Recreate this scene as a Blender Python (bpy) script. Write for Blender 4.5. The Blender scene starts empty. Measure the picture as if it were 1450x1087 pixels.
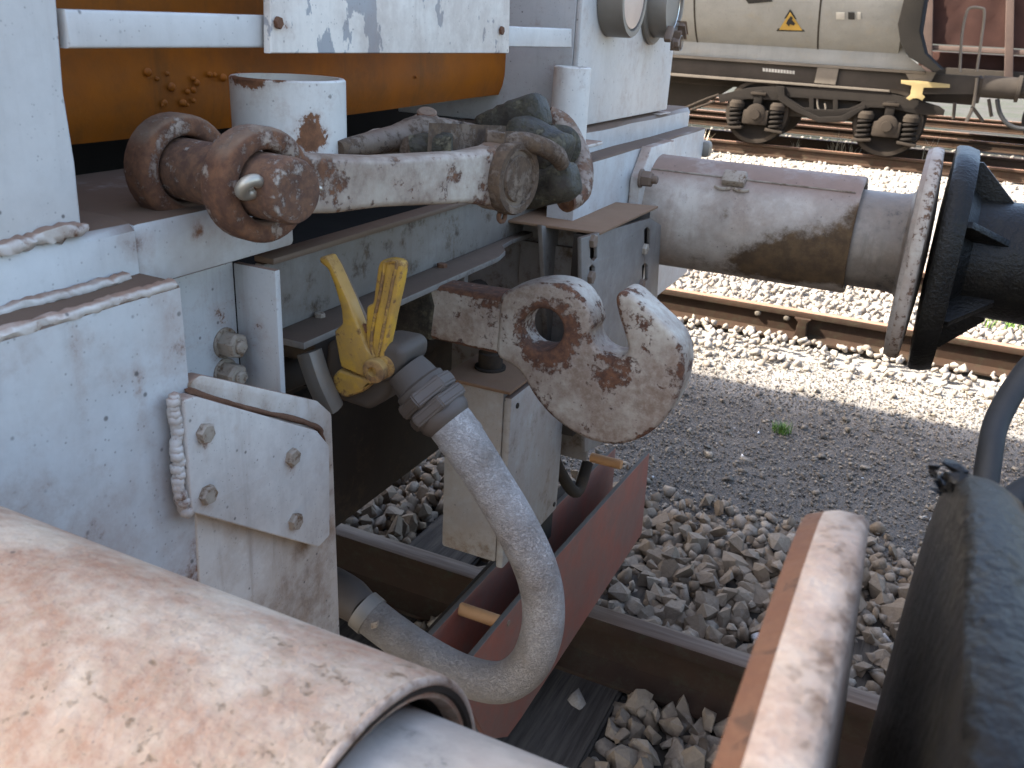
import bpy, bmesh, math, random
import numpy as np
from mathutils import Vector, Matrix
random.seed(7); rng = np.random.default_rng(11)
S = bpy.context.scene
COL = S.collection

# ------------------------------------------------------------------ camera
CF = 1256.07                                   # focal length in photo pixels (photo is 1450 wide)
CR = np.array([[0.90098267, 0.43080651, 0.05134173],
               [0.20436956, -0.3170433, -0.92612992],
               [-0.38270525, 0.8449197, -0.37369426]])   # rows: right, down, forward
CC = np.array([0.60133801, -1.16439971, 1.44352879])
cam = bpy.data.cameras.new('camera'); camo = bpy.data.objects.new('camera', cam); COL.objects.link(camo)
cam.sensor_fit = 'HORIZONTAL'; cam.sensor_width = 36; cam.lens = 36 * CF / 1450
cam.clip_start = .02; cam.clip_end = 3000
M3 = Matrix((CR[0], -CR[1], -CR[2])).transposed()
camo.matrix_world = Matrix.Translation(Vector(CC)) @ M3.to_4x4()
cam.dof.use_dof = True; cam.dof.focus_distance = 1.3; cam.dof.aperture_fstop = 16
S.camera = camo
# ------------------------------------------------------------------ sky, sun, exposure
LD = Vector((.95, .44, -1.0)).normalized()      # the way sunlight travels
elev = math.asin(-LD.z); az = math.atan2(-LD.x, -LD.y)
w = bpy.data.worlds.new('World'); S.world = w; w.use_nodes = True
nt = w.node_tree; bg = nt.nodes['Background']
sky = nt.nodes.new('ShaderNodeTexSky'); sky.sky_type = 'NISHITA'; sky.sun_disc = False
sky.sun_elevation = elev; sky.sun_rotation = az; sky.air_density = 1.0; sky.dust_density = 4.0; sky.ozone_density = 1.0
nt.links.new(sky.outputs[0], bg.inputs[0]); bg.inputs[1].default_value = .15
sl = bpy.data.lights.new('sun', 'SUN'); sl.energy = 4.3; sl.angle = math.radians(.53); sl.color = (1, .95, .87)
so = bpy.data.objects.new('sun', sl); COL.objects.link(so)
so.rotation_euler = LD.to_track_quat('-Z', 'Y').to_euler(); so.location = (-6, -4, 9)
S.view_settings.view_transform = 'Standard'; S.view_settings.look = 'None'
S.view_settings.gamma = 1; S.view_settings.exposure = 2.4
S.render.engine = 'CYCLES'

# ------------------------------------------------------------------ pixel -> point on a plane
def W(u, v, x=None, y=None, z=None):
    d = CR.T @ np.array([(u - 725) / CF, (v - 543.5) / CF, 1.])
    i, val = (0, x) if x is not None else (1, y) if y is not None else (2, z)
    return Vector(CC + d * (val - CC[i]) / d[i])
def PX(P):
    v = CR @ (np.asarray(P) - CC); return 725 + CF * v[0] / v[2], 543.5 + CF * v[1] / v[2], v[2]

# ------------------------------------------------------------------ materials
class NB:
    def __init__(s, name):
        s.m = bpy.data.materials.new(name); s.m.use_nodes = True; s.t = s.m.node_tree
        s.b = s.t.nodes['Principled BSDF']; s.pos = s.n('ShaderNodeNewGeometry')
    def n(s, k, **p):
        o = s.t.nodes.new(k)
        for a, b in p.items(): setattr(o, a, b)
        return o
    def l(s, a, b): s.t.links.new(a, b)
    def put(s, sock, v):
        if hasattr(v, 'is_output') or hasattr(v, 'links'): s.l(v, sock)
        else: sock.default_value = v
    def math(s, op, a, b=0., c=None, clamp=False):
        o = s.n('ShaderNodeMath', operation=op, use_clamp=clamp); s.put(o.inputs[0], a); s.put(o.inputs[1], b)
        if c is not None: s.put(o.inputs[2], c)
        return o.outputs[0]
    def vec(s, scale=(1, 1, 1), loc=(0, 0, 0)):
        o = s.n('ShaderNodeMapping'); s.l(s.pos.outputs['Position'], o.inputs[0])
        o.inputs['Scale'].default_value = scale; o.inputs['Location'].default_value = loc
        return o.outputs[0]
    def noise(s, scale, detail=5, rough=.6, vec=None, dist=0.):
        o = s.n('ShaderNodeTexNoise'); s.l(vec if vec is not None else s.pos.outputs['Position'], o.inputs['Vector'])
        o.inputs['Scale'].default_value = scale; o.inputs['Detail'].default_value = detail
        o.inputs['Roughness'].default_value = rough; o.inputs['Distortion'].default_value = dist
        return o.outputs[0]
    def voro(s, scale, feature='F1', vec=None):
        o = s.n('ShaderNodeTexVoronoi', feature=feature); s.l(vec if vec is not None else s.pos.outputs['Position'], o.inputs['Vector'])
        o.inputs['Scale'].default_value = scale; return o.outputs[0]
    def rng(s, v, a, b, c=0., d=1., smooth=True):
        o = s.n('ShaderNodeMapRange', clamp=True); o.interpolation_type = 'SMOOTHSTEP' if smooth else 'LINEAR'
        s.put(o.inputs[0], v)
        for i, q in zip((1, 2, 3, 4), (a, b, c, d)): s.put(o.inputs[i], q)
        return o.outputs[0]
    def mix(s, f, a, b):
        o = s.n('ShaderNodeMix', data_type='RGBA'); s.put(o.inputs[0], f)
        for i, q in ((6, a), (7, b)):
            if isinstance(q, tuple): o.inputs[i].default_value = (*q[:3], 1)
            else: s.l(q, o.inputs[i])
        return o.outputs[2]
    def bump(s, h, strength, dist, nrm=None):
        o = s.n('ShaderNodeBump'); s.put(o.inputs['Height'], h); o.inputs['Strength'].default_value = strength
        o.inputs['Distance'].default_value = dist
        if nrm is not None: s.l(nrm, o.inputs['Normal'])
        return o.outputs[0]
    def spot(s, x, y, z, r, st=(1, 1, 1)):
        o = s.n('ShaderNodeVectorMath', operation='SUBTRACT'); s.l(s.pos.outputs['Position'], o.inputs[0]); o.inputs[1].default_value = (x, y, z)
        q = s.n('ShaderNodeVectorMath', operation='DIVIDE'); s.l(o.outputs[0], q.inputs[0]); q.inputs[1].default_value = (r * st[0], r * st[1], r * st[2])
        k = s.n('ShaderNodeVectorMath', operation='LENGTH'); s.l(q.outputs[0], k.inputs[0])
        return s.rng(k.outputs[1], 0, 1, 1, 0, False)
RUST = (.105, .042, .022)
def paint(name, col, col2=None, rust=RUST, rust2=None, thr=.66, scale=14, wid=.04, edge=0., spots=(), dust=None, dthr=.5,
          dlo=.55, speck=0., peel=None, streak=0., streakcol=(.13, .07, .04), rough=.45, rrough=.85, bump=.4, fine=.25, metal=0., off=0., film=0., filmcol=(.17, .095, .06), filmscale=6., spec=.5):
    b = NB(name); P = b.vec(loc=(off, off * 1.7, off * .6))
    warm = lambda q: (q[0] * 1.09, q[1] * 1.01, q[2] * .885)
    col = warm(col); col2 = warm(col2) if col2 else None; warm2 = lambda q: (q[0] * 1.06, q[1] * 1.12, q[2] * .92)
    rust = warm2(rust); rust2 = warm2(rust2) if rust2 else None
    b.b.inputs['Specular IOR Level'].default_value = .18 if max(col) < .06 else spec
    big = b.noise(3.1, 4, .6, P)
    c = b.mix(b.rng(big, .3, .7), col, col2 or tuple(q * .86 for q in col))
    c = b.mix(b.rng(b.noise(55, 4, .7, P), .35, .8, 0, .22), c, tuple(q * .6 for q in col))
    if peel:
        pm = b.rng(b.noise(peel[2], 6, .62, b.vec((1, 1, .55), (off, 0, 0))), peel[1], peel[1] + .015)
        c = b.mix(pm, c, peel[0])
    if streak:
        sm = b.noise(1, 5, .65, b.vec((38, 38, 3.2), (off, off, 0)))
        c = b.mix(b.math('MULTIPLY', b.rng(sm, .52, .78), streak), c, streakcol)
    if film:
        fm = b.math('MULTIPLY', b.rng(b.noise(filmscale, 6, .68, P), .36, .60), b.rng(b.noise(filmscale * 9, 5, .7, P), .25, .6, .45, 1.))
        c = b.mix(b.math('MULTIPLY', fm, film), c, b.mix(b.noise(70, 4, .6, P), filmcol, tuple(q * 1.5 for q in filmcol)))
    n = b.math('ADD', b.math('MULTIPLY', b.noise(scale, 12, .74, P), .62), b.math('MULTIPLY', b.noise(scale * 3.7, 8, .72, P), .38))
    if edge:
        n = b.math('ADD', n, b.math('MULTIPLY', b.rng(b.pos.outputs['Pointiness'], .505, .57), edge))
    halo = n
    for q in spots:
        st = q[5] if len(q) > 5 else (1, 1, 1)
        k = b.math('MULTIPLY', b.spot(q[0], q[1], q[2], q[3], st), q[4]); n = b.math('ADD', n, k)
    mask = b.rng(n, thr, thr + wid)
    hal = b.rng(n, thr - .10, thr + .02, 0, .5)
    r2 = rust2 or tuple(q * 1.9 for q in rust)
    rc = b.mix(b.rng(b.noise(scale * 3.3, 6, .7, P), .35, .68), rust, r2)
    c = b.mix(hal, c, tuple(.55 * q + .45 * k for q, k in zip(r2, col)))
    c = b.mix(mask, c, rc)
    if dust:
        nz = b.n('ShaderNodeSeparateXYZ'); b.l(b.pos.outputs['Normal'], nz.inputs[0])
        dm = b.math('MULTIPLY', b.rng(nz.outputs[2], dlo, dlo + .35), b.rng(b.noise(9, 7, .65, P), dthr - .22, dthr + .12))
        c = b.mix(dm, c, b.mix(b.noise(40, 4, .6), dust, tuple(q * 1.35 for q in dust)))
    else: dm = 0.
    if speck:
        vs = b.voro(speck, vec=P); sp = b.math('MULTIPLY', b.rng(vs, .05, .14, 1, 0), b.rng(b.noise(17, 2, .5, P), .46, .58))
        c = b.mix(b.math('MULTIPLY', sp, .75), c, (.05, .04, .035))
        v2 = b.voro(speck * 3.1, vec=P); s2 = b.math('MULTIPLY', b.rng(v2, .08, .2, 1, 0), b.rng(b.noise(31, 3, .6, P), .42, .6))
        c = b.mix(b.math('MULTIPLY', s2, .5), c, (.10, .085, .075))
    b.l(c, b.b.inputs['Base Color'])
    rr = b.math('ADD', b.math('MULTIPLY', mask, rrough - rough), b.math('ADD', rough, b.math('MULTIPLY', b.noise(22, 4, .6, P), .16)))
    if dust: rr = b.math('MAXIMUM', rr, b.math('MULTIPLY', dm, .9))
    b.l(rr, b.b.inputs['Roughness']); b.b.inputs['Metallic'].default_value = metal
    h = b.math('ADD', b.math('MULTIPLY', b.math('MULTIPLY', mask, -1.), b.math('SUBTRACT', 1.15, b.noise(90, 3, .6, P))), b.math('MULTIPLY', b.noise(130, 4, .6, P), fine))
    nn = b.bump(h, bump, .0016)
    nn = b.bump(b.noise(11, 3, .5, P), .16, .006, nn)
    b.l(nn, b.b.inputs['Normal'])
    return b.m

DUST = (.105, .063, .04)
CREAM = (.47, .45, .42); GREYW = (.50, .52, .545)
m_body = paint('grey_white_paint', GREYW, (.46, .48, .51), thr=.70, scale=10, wid=.1, edge=.10, film=.22, filmcol=(.26, .23, .20), filmscale=5., speck=55, dust=DUST, dthr=.55, dlo=.6, rough=.38, bump=.25, streak=.12)
m_head = paint('headstock_paint', (.47, .50, .535), (.43, .465, .51), thr=.68, scale=9, wid=.12, edge=.10, speck=42, dust=(.10, .058, .034), dthr=.3, dlo=.35, rough=.4, bump=.25, streak=.12, film=.35, filmscale=3.,
               spots=((-.0, -.585, .88, .085, .2), (0, -.70, 1.16, .012, .14, (1, 1, 5)), (0, -.64, 1.12, .010, .12, (1, 1, 6)), (-.05, -.585, 1.235, .03, .16), (-.05, -.5, 1.235, .02, .16)), off=1.3)
m_plate = paint('bolted_plate_paint', (.53, .52, .515), (.50, .50, .50), thr=.66, scale=16, wid=.1, edge=.14, speck=60, dust=(.2, .12, .08), dthr=.4, dlo=.5, rough=.5, bump=.35, streak=.3, film=.45, filmcol=(.24, .19, .155), spots=tuple(tuple(W(u, v, x=.02)) + (.021, .19) for u, v in ((290, 616), (414, 652), (294, 703), (418, 742))) + tuple(tuple(W(u, v, x=.02)) + (.010, .13, (1, 1, 3.2)) for u, v in ((290, 634), (413, 672), (334, 618))), off=2.1)
m_plate2 = paint('stained_plate_paint', (.52, .51, .50), (.45, .42, .40), rust=(.13, .07, .042), thr=.56, scale=9, wid=.3, edge=.1, speck=60, dust=(.2, .12, .08), dthr=.4, dlo=.5, rough=.55, bump=.3, streak=.6,
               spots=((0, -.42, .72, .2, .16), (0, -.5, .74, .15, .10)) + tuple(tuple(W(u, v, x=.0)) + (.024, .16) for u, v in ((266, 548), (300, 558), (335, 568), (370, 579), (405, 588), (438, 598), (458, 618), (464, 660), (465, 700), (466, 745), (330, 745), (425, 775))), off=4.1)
m_panel = paint('peeling_white_panel', (.66, .66, .655), (.62, .62, .62), thr=.69, scale=12, speck=50, peel=((.31, .315, .315), .56, 13), rough=.4, bump=.3, streak=.3, film=.35,
               spots=((-.03, -.366, 1.43, .03, .22), (-.03, .17, 1.43, .025, .22)), off=5.3)
m_pipe = paint('white_socket_paint', (.56, .57, .58), thr=.70, scale=17, edge=.12, speck=40, rough=.4, bump=.4, streak=.2,
               spots=((-.10, -.35, 1.375, .075, .2, (1, 1, .18)), (-.035, -.335, 1.318, .032, .34)), off=3.7)
m_coup = paint('chipped_coupling_paint', (.40, .375, .345), (.30, .26, .22), rust=(.07, .028, .017), rust2=(.15, .062, .034), thr=.545, scale=20, wid=.06, edge=.14, dust=(.15, .10, .065), dthr=.55, dlo=.4, rough=.5, bump=.8, streak=.35, film=.9, filmcol=(.12, .075, .05), filmscale=9.,
               spots=((.03, -.505, 1.294, .105, .165), (-.08, -.505, 1.294, .105, .15), (.09, -.15, 1.26, .09, .09)), off=6.1)
m_pin = paint('rusty_pin', (.34, .32, .30), rust=(.07, .032, .023), rust2=(.14, .065, .04), thr=.40, scale=30, wid=.06, rough=.5, bump=.7, off=2.9)
m_brownsteel = paint('dusty_brown_steel', (.16, .115, .085), (.12, .085, .065), rust=(.06, .03, .02), thr=.6, scale=18, wid=.12, rough=.6, bump=.5, off=8.2)
m_grease = paint('greasy_black_steel', (.012, .012, .012), (.024, .021, .018), rust=(.05, .038, .028), rust2=(.11, .09, .07), thr=.57, scale=34, wid=.08, edge=.12, rough=.42, rrough=.6, bump=1., fine=1.2, off=3.3, film=.7, filmcol=(.036, .028, .021), filmscale=14.)
m_trun = paint('mud_coated_steel', (.17, .135, .105), (.125, .092, .07), rust=(.055, .03, .02), rust2=(.10, .058, .038), thr=.51, scale=26, wid=.08, edge=.10, rough=.55, bump=.8, fine=.6, off=33., film=.8, filmcol=(.085, .052, .034), filmscale=16.)
m_hook = paint('chipped_hook_paint', (.43, .42, .39), (.37, .35, .31), rust=(.06, .025, .016), rust2=(.14, .055, .03), thr=.565, scale=22, wid=.055, edge=.18, rough=.5, bump=.8, streak=.45, film=1., filmcol=(.135, .088, .058), filmscale=9.,
               spots=(tuple(W(770, 479, y=-.05)) + (.062, .42, (1, 2.4, 1)), tuple(W(868, 520, y=-.05)) + (.045, .16), tuple(W(855, 555, y=-.05)) + (.04, .10), tuple(W(795, 410, y=-.05)) + (.035, .12), tuple(W(905, 430, y=-.05)) + (.02, .10), tuple(W(960, 500, y=-.05)) + (.03, .07)), off=1.9)
m_bracket = paint('grey_bracket_paint', (.40, .42, .45), (.36, .37, .39), thr=.70, scale=12, edge=.1, speck=55, dust=(.15, .09, .06), dthr=.35, dlo=.45, rough=.45, bump=.3, streak=.3, off=7.4)
m_shelf = paint('dusty_shelf', (.205, .135, .092), (.17, .11, .075), thr=.62, scale=15, wid=.2, rough=.85, bump=.3, off=3.1, spec=.2)
m_grime_shade = paint('shaded_grimy_grey_paint', (.235, .235, .235), (.17, .165, .16), rust=(.05, .03, .02), thr=.60, scale=11, wid=.14, edge=.1, speck=55, dust=(.085, .055, .036), dthr=.3, dlo=.35, rough=.55, bump=.4, streak=.5, streakcol=(.08, .055, .04), film=.55, filmcol=(.10, .075, .058), filmscale=5., off=7.9,  # grime plus overhang shade, both put into this darker grey
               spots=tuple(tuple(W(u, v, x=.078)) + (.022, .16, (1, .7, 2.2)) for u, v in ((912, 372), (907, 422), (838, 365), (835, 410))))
m_buffer = paint('buffer_paint_far', (.46, .455, .45), (.38, .33, .29), rust=(.06, .032, .016), rust2=(.11, .06, .03), thr=.56, scale=9, wid=.2, edge=.1, speck=60, dust=(.20, .13, .095), dthr=.42, dlo=.5, rough=.55, bump=.4, streak=.5, film=.6, filmcol=(.13, .08, .052), filmscale=7.,
               spots=tuple(tuple(W(*q, y=.75)) + (r, .30, (1.6, 1, .8)) for q, r in (((1130, 375), .11), ((1185, 365), .11), ((1060, 390), .10), ((1225, 380), .10), ((1285, 330), .09), ((980, 400), .08), ((1250, 300), .06))) + (tuple(W(1028, 298, y=.75)) + (.03, .22, (.6, 1, 1.4)),), off=9.9)
m_nearbuf = paint('worn_near_buffer_paint', (.47, .425, .375), (.42, .36, .305), rust=(.15, .085, .05), rust2=(.25, .15, .095), thr=.575, scale=60, wid=.12, edge=.06, speck=70, rough=.65, bump=.8, fine=1.4, off=12.1, film=.95, filmcol=(.23, .128, .08), filmscale=11., spec=.3)
m_plunger = paint('greased_plunger', (.40, .41, .42), (.45, .43, .41), rust=(.035, .035, .04), rust2=(.09, .08, .075), thr=.55, scale=9, wid=.09, rough=.4, rrough=.4, bump=.3, off=14.4, film=.5, filmcol=(.2, .15, .12))
m_bhead = paint('worn_buffer_head_paint', (.47, .425, .39), (.42, .36, .315), rust=(.11, .05, .03), rust2=(.20, .11, .068), thr=.585, scale=30, wid=.16, edge=.12, rough=.6, bump=.8, fine=1.4, off=15.9, film=.8, filmcol=(.24, .155, .11), filmscale=22.)
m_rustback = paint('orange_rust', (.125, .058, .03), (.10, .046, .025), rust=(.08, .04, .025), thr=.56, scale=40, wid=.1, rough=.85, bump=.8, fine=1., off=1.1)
m_bhead2 = paint('worn_far_head_paint', (.42, .40, .37), (.36, .32, .28), rust=(.09, .045, .03), thr=.60, scale=30, wid=.05, edge=.12, rough=.55, bump=.6, off=16.5, film=.5)
m_tar = paint('tarry_black', (.005, .005, .0052), (.008, .0075, .007), rust=(.012, .010, .008), rust2=(.022, .018, .014), thr=.56, scale=13, wid=.14, rough=.26, rrough=.5, bump=1., fine=1.6, off=17.2)
m_redox = paint('red_oxide_primer', (.215, .068, .045), (.18, .055, .037), rust=(.06, .04, .03), rust2=(.09, .05, .035), thr=.68, scale=14, wid=.1, edge=.12, film=.75, filmcol=(.115, .062, .045), filmscale=9., dust=(.075, .06, .045), dthr=.25, dlo=.5, rough=.6, bump=.3, off=18.0)
m_spacer = paint('rusty_spacer_tube', (.40, .22, .10), (.34, .17, .07), rust=(.16, .07, .03), thr=.6, scale=30, wid=.1, rough=.7, bump=.4)
m_yellow = paint('worn_yellow_paint', (.50, .30, .03), (.42, .245, .032), rust=(.12, .06, .03), rust2=(.26, .13, .05), thr=.575, scale=34, wid=.07, edge=.14, film=.8, filmcol=(.23, .13, .045), filmscale=14., dust=(.34, .20, .06), dthr=.5, dlo=.2, rough=.42, bump=.5, streak=.35, streakcol=(.30, .17, .05), off=21.)
m_valve = paint('grimy_cast_valve', (.07, .056, .046), (.05, .04, .033), rust=(.03, .018, .013), thr=.62, scale=20, wid=.1, rough=.6, bump=.5, off=22.)
m_nut = paint('grimy_nut', (.085, .068, .056), (.062, .05, .041), rust=(.03, .02, .016), film=.5, filmcol=(.06, .04, .03), thr=.58, scale=30, wid=.1, edge=-.05, rough=.5, bump=.4, off=23.)
m_bolt = paint('weathered_bolt', (.33, .305, .27), (.27, .235, .20), rust=(.10, .05, .028), rust2=(.18, .095, .055), thr=.50, scale=45, wid=.10, rough=.5, bump=.6, off=24.)
m_silver = paint('zinc_pin', (.42, .40, .36), thr=.75, scale=40, rough=.35, metal=.7, bump=.3)
m_orange = paint('rust_orange_panel', (.35, .108, .006), (.24, .072, .006), rust=(.09, .036, .014), rust2=(.24, .09, .025), thr=.64, scale=26, wid=.05, rough=.4, bump=.6, streak=.75, spec=.2, film=.6, filmcol=(.12, .045, .012), filmscale=5., streakcol=(.17, .06, .010), off=25.)
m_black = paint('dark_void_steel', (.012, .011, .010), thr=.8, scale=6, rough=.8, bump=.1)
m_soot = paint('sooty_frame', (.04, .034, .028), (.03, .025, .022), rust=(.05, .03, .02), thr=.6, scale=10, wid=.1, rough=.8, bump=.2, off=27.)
m_plfar = paint('greasy_far_plunger', (.26, .235, .21), (.20, .175, .15), rust=(.028, .025, .026), rust2=(.055, .045, .04), thr=.52, scale=12, wid=.12, rough=.4, rrough=.4, bump=.3, streak=.6, streakcol=(.04, .032, .028), film=.6, filmcol=(.11, .068, .042), off=19.3)
m_rim = paint('dark_rim', (.09, .085, .085), (.06, .06, .06), rust=(.15, .09, .06), thr=.58, scale=30, wid=.08, rough=.5, bump=.6, off=28.)
m_boxpaint = paint('box_paint', (.345, .365, .38), (.30, .31, .315), rust=(.10, .055, .032), thr=.62, scale=10, wid=.2, edge=.1, speck=50, dust=(.11, .07, .048), dthr=.3, dlo=.4, rough=.45, bump=.2, streak=.4, film=.5, filmcol=(.16, .12, .09), spots=(tuple(W(670, 770, y=.1)) + (.1, .10),), off=29.)
m_bed = paint('gap_shade_ballast_bed', (.035, .03, .026), (.022, .02, .018), thr=.7, scale=14, rough=.95, bump=.5)  # bed kept near-black to stand for shade in the gaps between stones
m_glass = paint('lamp_lens', (.55, .45, .40), thr=.8, scale=9, rough=.25, bump=.1)
m_mirror = paint('lamp_reflector', (.75, .75, .74), thr=.8, scale=9, rough=.15, metal=.9, bump=.05)
m_steelgrey = paint('dirty_steel', (.22, .205, .185), (.16, .145, .13), rust=(.10, .06, .04), thr=.62, scale=18, wid=.1, rough=.4, metal=.3, bump=.3, off=30.)
m_railside = paint('rail_side_rust', (.032, .018, .011), (.022, .013, .009), rust=(.018, .02, .014), thr=.58, scale=16, wid=.1, rough=.8, bump=.4, off=31.)
m_wood = None
def wood():
    b = NB('old_sleeper_wood'); g = b.noise(1, 6, .7, b.vec((60, 3, 60))); g2 = b.noise(1, 4, .6, b.vec((220, 7, 220)))
    c = b.mix(b.rng(g, .3, .7), (.028, .022, .017), (.07, .056, .043)); c = b.mix(b.rng(g2, .55, .75, 0, .7), c, (.01, .008, .007))
    b.b.inputs['Specular IOR Level'].default_value = .15; b.l(c, b.b.inputs['Base Color']); b.b.inputs['Roughness'].default_value = .85
    b.l(b.bump(b.math('ADD', g, b.math('MULTIPLY', g2, .7)), .7, .006), b.b.inputs['Normal']); return b.m
m_wood = wood()
def railtop(name, c1, c2, r):
    b = NB(name); g = b.noise(1, 5, .6, b.vec((3, 60, 60))); b.l(b.mix(b.rng(g, .3, .7), c1, c2), b.b.inputs['Base Color'])
    b.b.inputs['Metallic'].default_value = .2; b.b.inputs['Specular IOR Level'].default_value = .35; b.l(b.rng(g, .3, .8, r, r + .25), b.b.inputs['Roughness']); return b.m
m_railtop = railtop('rail_running_surface', (.13, .085, .053), (.08, .046, .026), .45)
m_railtop2 = railtop('rusty_running_surface', (.30, .17, .11), (.22, .11, .065), .5)
def hosemat():
    b = NB('dusty_rubber_hose'); P = b.pos.outputs['Position']
    wr = b.voro(150, 'DISTANCE_TO_EDGE', b.vec((1, 1, .55))); n = b.noise(60, 5, .65, dist=1.5); fx = b.noise(420, 3, .6)
    d = b.rng(b.noise(7, 6, .65), .30, .58)
    nz = b.n('ShaderNodeSeparateXYZ'); b.l(b.pos.outputs['Position'], nz.inputs[0])
    up = b.rng(nz.outputs[2], .62, .80)
    dd = b.math('MULTIPLY', d, b.math('ADD', b.math('MULTIPLY', up, .75), .25))
    c = b.mix(dd, (.20, .158, .118), (.45, .415, .375))
    c = b.mix(b.math('MULTIPLY', b.rng(b.noise(26, 6, .7), .50, .66), .25), c, (.20, .175, .16))
    crk = b.rng(b.noise(150, 5, .6, b.vec((1, 1, 2.2)), 3.), .50, .56)
    c = b.mix(b.math('MULTIPLY', crk, .28), c, (.12, .105, .095))
    b.l(c, b.b.inputs['Base Color']); b.b.inputs['Roughness'].default_value = .85
    h = b.math('ADD', b.math('MULTIPLY', crk, -.6), b.math('ADD', n, b.math('MULTIPLY', fx, .5)))
    b.l(b.bump(h, .9, .003), b.b.inputs['Normal']); return b.m
m_hose = hosemat()
def rubber():
    b = NB('black_rubber'); b.l(b.mix(b.rng(b.noise(20, 5, .6), .4, .7), (.006, .006, .006), (.012, .0115, .011)), b.b.inputs['Base Color'])
    b.b.inputs['Roughness'].default_value = .7; b.l(b.bump(b.noise(70, 4), .3, .002), b.b.inputs['Normal']); return b.m
m_rubber = rubber()
def stonemat(name, cols, k=1.):
    b = NB(name); r = b.pos.outputs['Random Per Island']
    cr = b.n('ShaderNodeValToRGB'); cr.color_ramp.interpolation = 'LINEAR'
    e = cr.color_ramp.elements
    for i, c in enumerate(cols):
        p = i / (len(cols) - 1)
        q = e[0] if i == 0 else e[1] if i == len(cols) - 1 else e.new(p)
        q.position = p; q.color = (*[a * k for a in c], 1)
    b.l(r, cr.inputs[0])
    c = b.mix(b.rng(b.noise(90, 6, .7), .35, .7, 0, .55), cr.outputs[0], tuple(a * k for a in (.12, .09, .065)))
    c = b.mix(b.rng(b.noise(28, 5, .7), .55, .8, 0, .5), c, tuple(a * k for a in (.36, .33, .29)))
    b.b.inputs['Specular IOR Level'].default_value = .2
    b.l(c, b.b.inputs['Base Color']); b.b.inputs['Roughness'].default_value = .85
    b.l(b.bump(b.noise(160, 5, .65), .6, .003), b.b.inputs['Normal']); return b.m
m_stone = stonemat('ballast_stone', [(.16, .108, .064), (.27, .195, .125), (.18, .148, .112), (.38, .30, .215), (.125, .087, .055), (.31, .23, .15), (.22, .183, .142), (.44, .385, .31), (.19, .132, .082), (.27, .225, .175)])
m_chip = stonemat('gravel_chip', [(.098, .085, .074), (.24, .205, .165), (.06, .051, .043), (.36, .31, .25), (.11, .093, .078), (.32, .165, .10), (.18, .154, .122), (.62, .57, .48), (.13, .108, .083), (.28, .24, .187)])
m_lstone = stonemat('pale_ballast_stone', [(.34, .305, .26), (.41, .375, .33), (.25, .215, .175), (.44, .42, .39), (.36, .32, .275), (.20, .165, .13)])
def groundmat():
    b = NB('gravel_ground'); n = b.noise(160, 6, .7); v = b.voro(140)
    c = b.mix(b.rng(n, .35, .65), (.054, .046, .038), (.14, .12, .10)); c = b.mix(b.rng(b.noise(3, 5, .6), .35, .7, 0, .6), c, (.16, .135, .11))
    c = b.mix(b.rng(b.noise(22, 5, .7), .6, .75, 0, .7), c, (.05, .05, .055))
    sx = b.n('ShaderNodeSeparateXYZ'); b.l(b.pos.outputs['Position'], sx.inputs[0])
    far = b.rng(b.math('ADD', sx.outputs[1], b.math('MULTIPLY', b.noise(2.2, 5, .6), .7)), 3.2, 3.9)
    c2 = b.mix(b.rng(n, .3, .7), (.24, .215, .18), (.37, .34, .295)); c2 = b.mix(b.rng(b.noise(.9, 5, .6), .5, .75, 0, .5), c2, (.17, .155, .10))
    c = b.mix(far, c, c2)
    c = b.mix(b.rng(b.math('ADD', sx.outputs[1], b.math('MULTIPLY', b.noise(.7, 5, .6), 3)), 16, 18), c, b.mix(b.rng(b.noise(.8, 6, .65), .42, .6), (.05, .043, .034), (.034, .037, .018)))
    b.l(c, b.b.inputs['Base Color']); b.b.inputs['Roughness'].default_value = .9
    b.l(b.bump(b.math('ADD', n, v), .9, .012), b.b.inputs['Normal']); return b.m
m_ground = groundmat()
def plain(name, c, rough=.6, metal=0., var=.25, sc=12, streak=0., stc=(.05, .035, .025)):
    return paint(name, c, tuple(q * (1 - var) for q in c), rust=tuple(q * .45 for q in c), thr=.66, scale=sc, wid=.15, rough=rough, metal=metal, bump=.2, streak=streak, streakcol=stc)
m_tank = paint('dirty_tank_paint', (.168, .176, .180), (.140, .146, .148), rust=(.09, .068, .05), thr=.60, scale=2.2, wid=.2, rough=.5, bump=.1, streak=.35, streakcol=(.085, .075, .06), off=41.)
m_end_shade = plain('tank_end_shade', (.010, .009, .008), .9, sc=3)  # near-black standing in for the shade on the tank end
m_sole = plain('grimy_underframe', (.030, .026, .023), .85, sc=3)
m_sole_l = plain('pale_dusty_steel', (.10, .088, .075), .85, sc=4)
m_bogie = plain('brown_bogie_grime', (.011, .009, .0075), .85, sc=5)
m_bogie2 = plain('dusty_axlebox', (.026, .021, .017), .85, sc=6)
m_gond = plain('rusty_brown_wagon', (.036, .017, .014), .8, sc=3)
m_post = plain('pale_brown_post', (.07, .046, .038), .8, sc=4)
m_cream = plain('cream_yellow_paint', (.22, .175, .08), .6, sc=8)
m_signy = plain('yellow_sign', (.33, .21, .03), .5, sc=20)
m_signk = plain('black_print', (.02, .02, .02), .5)
m_signw = plain('white_print', (.28, .28, .27), .5)
def leafmat(name, a, b_):
    b = NB(name); b.l(b.mix(b.pos.outputs['Random Per Island'], a, b_), b.b.inputs['Base Color']); b.b.inputs['Roughness'].default_value = .6
    b.b.inputs['Subsurface Weight'].default_value = 0; return b.m
m_grass = leafmat('grass_blades', (.05, .12, .012), (.12, .20, .03))
m_straw = leafmat('dry_stalks', (.30, .24, .15), (.42, .36, .26))

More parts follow.
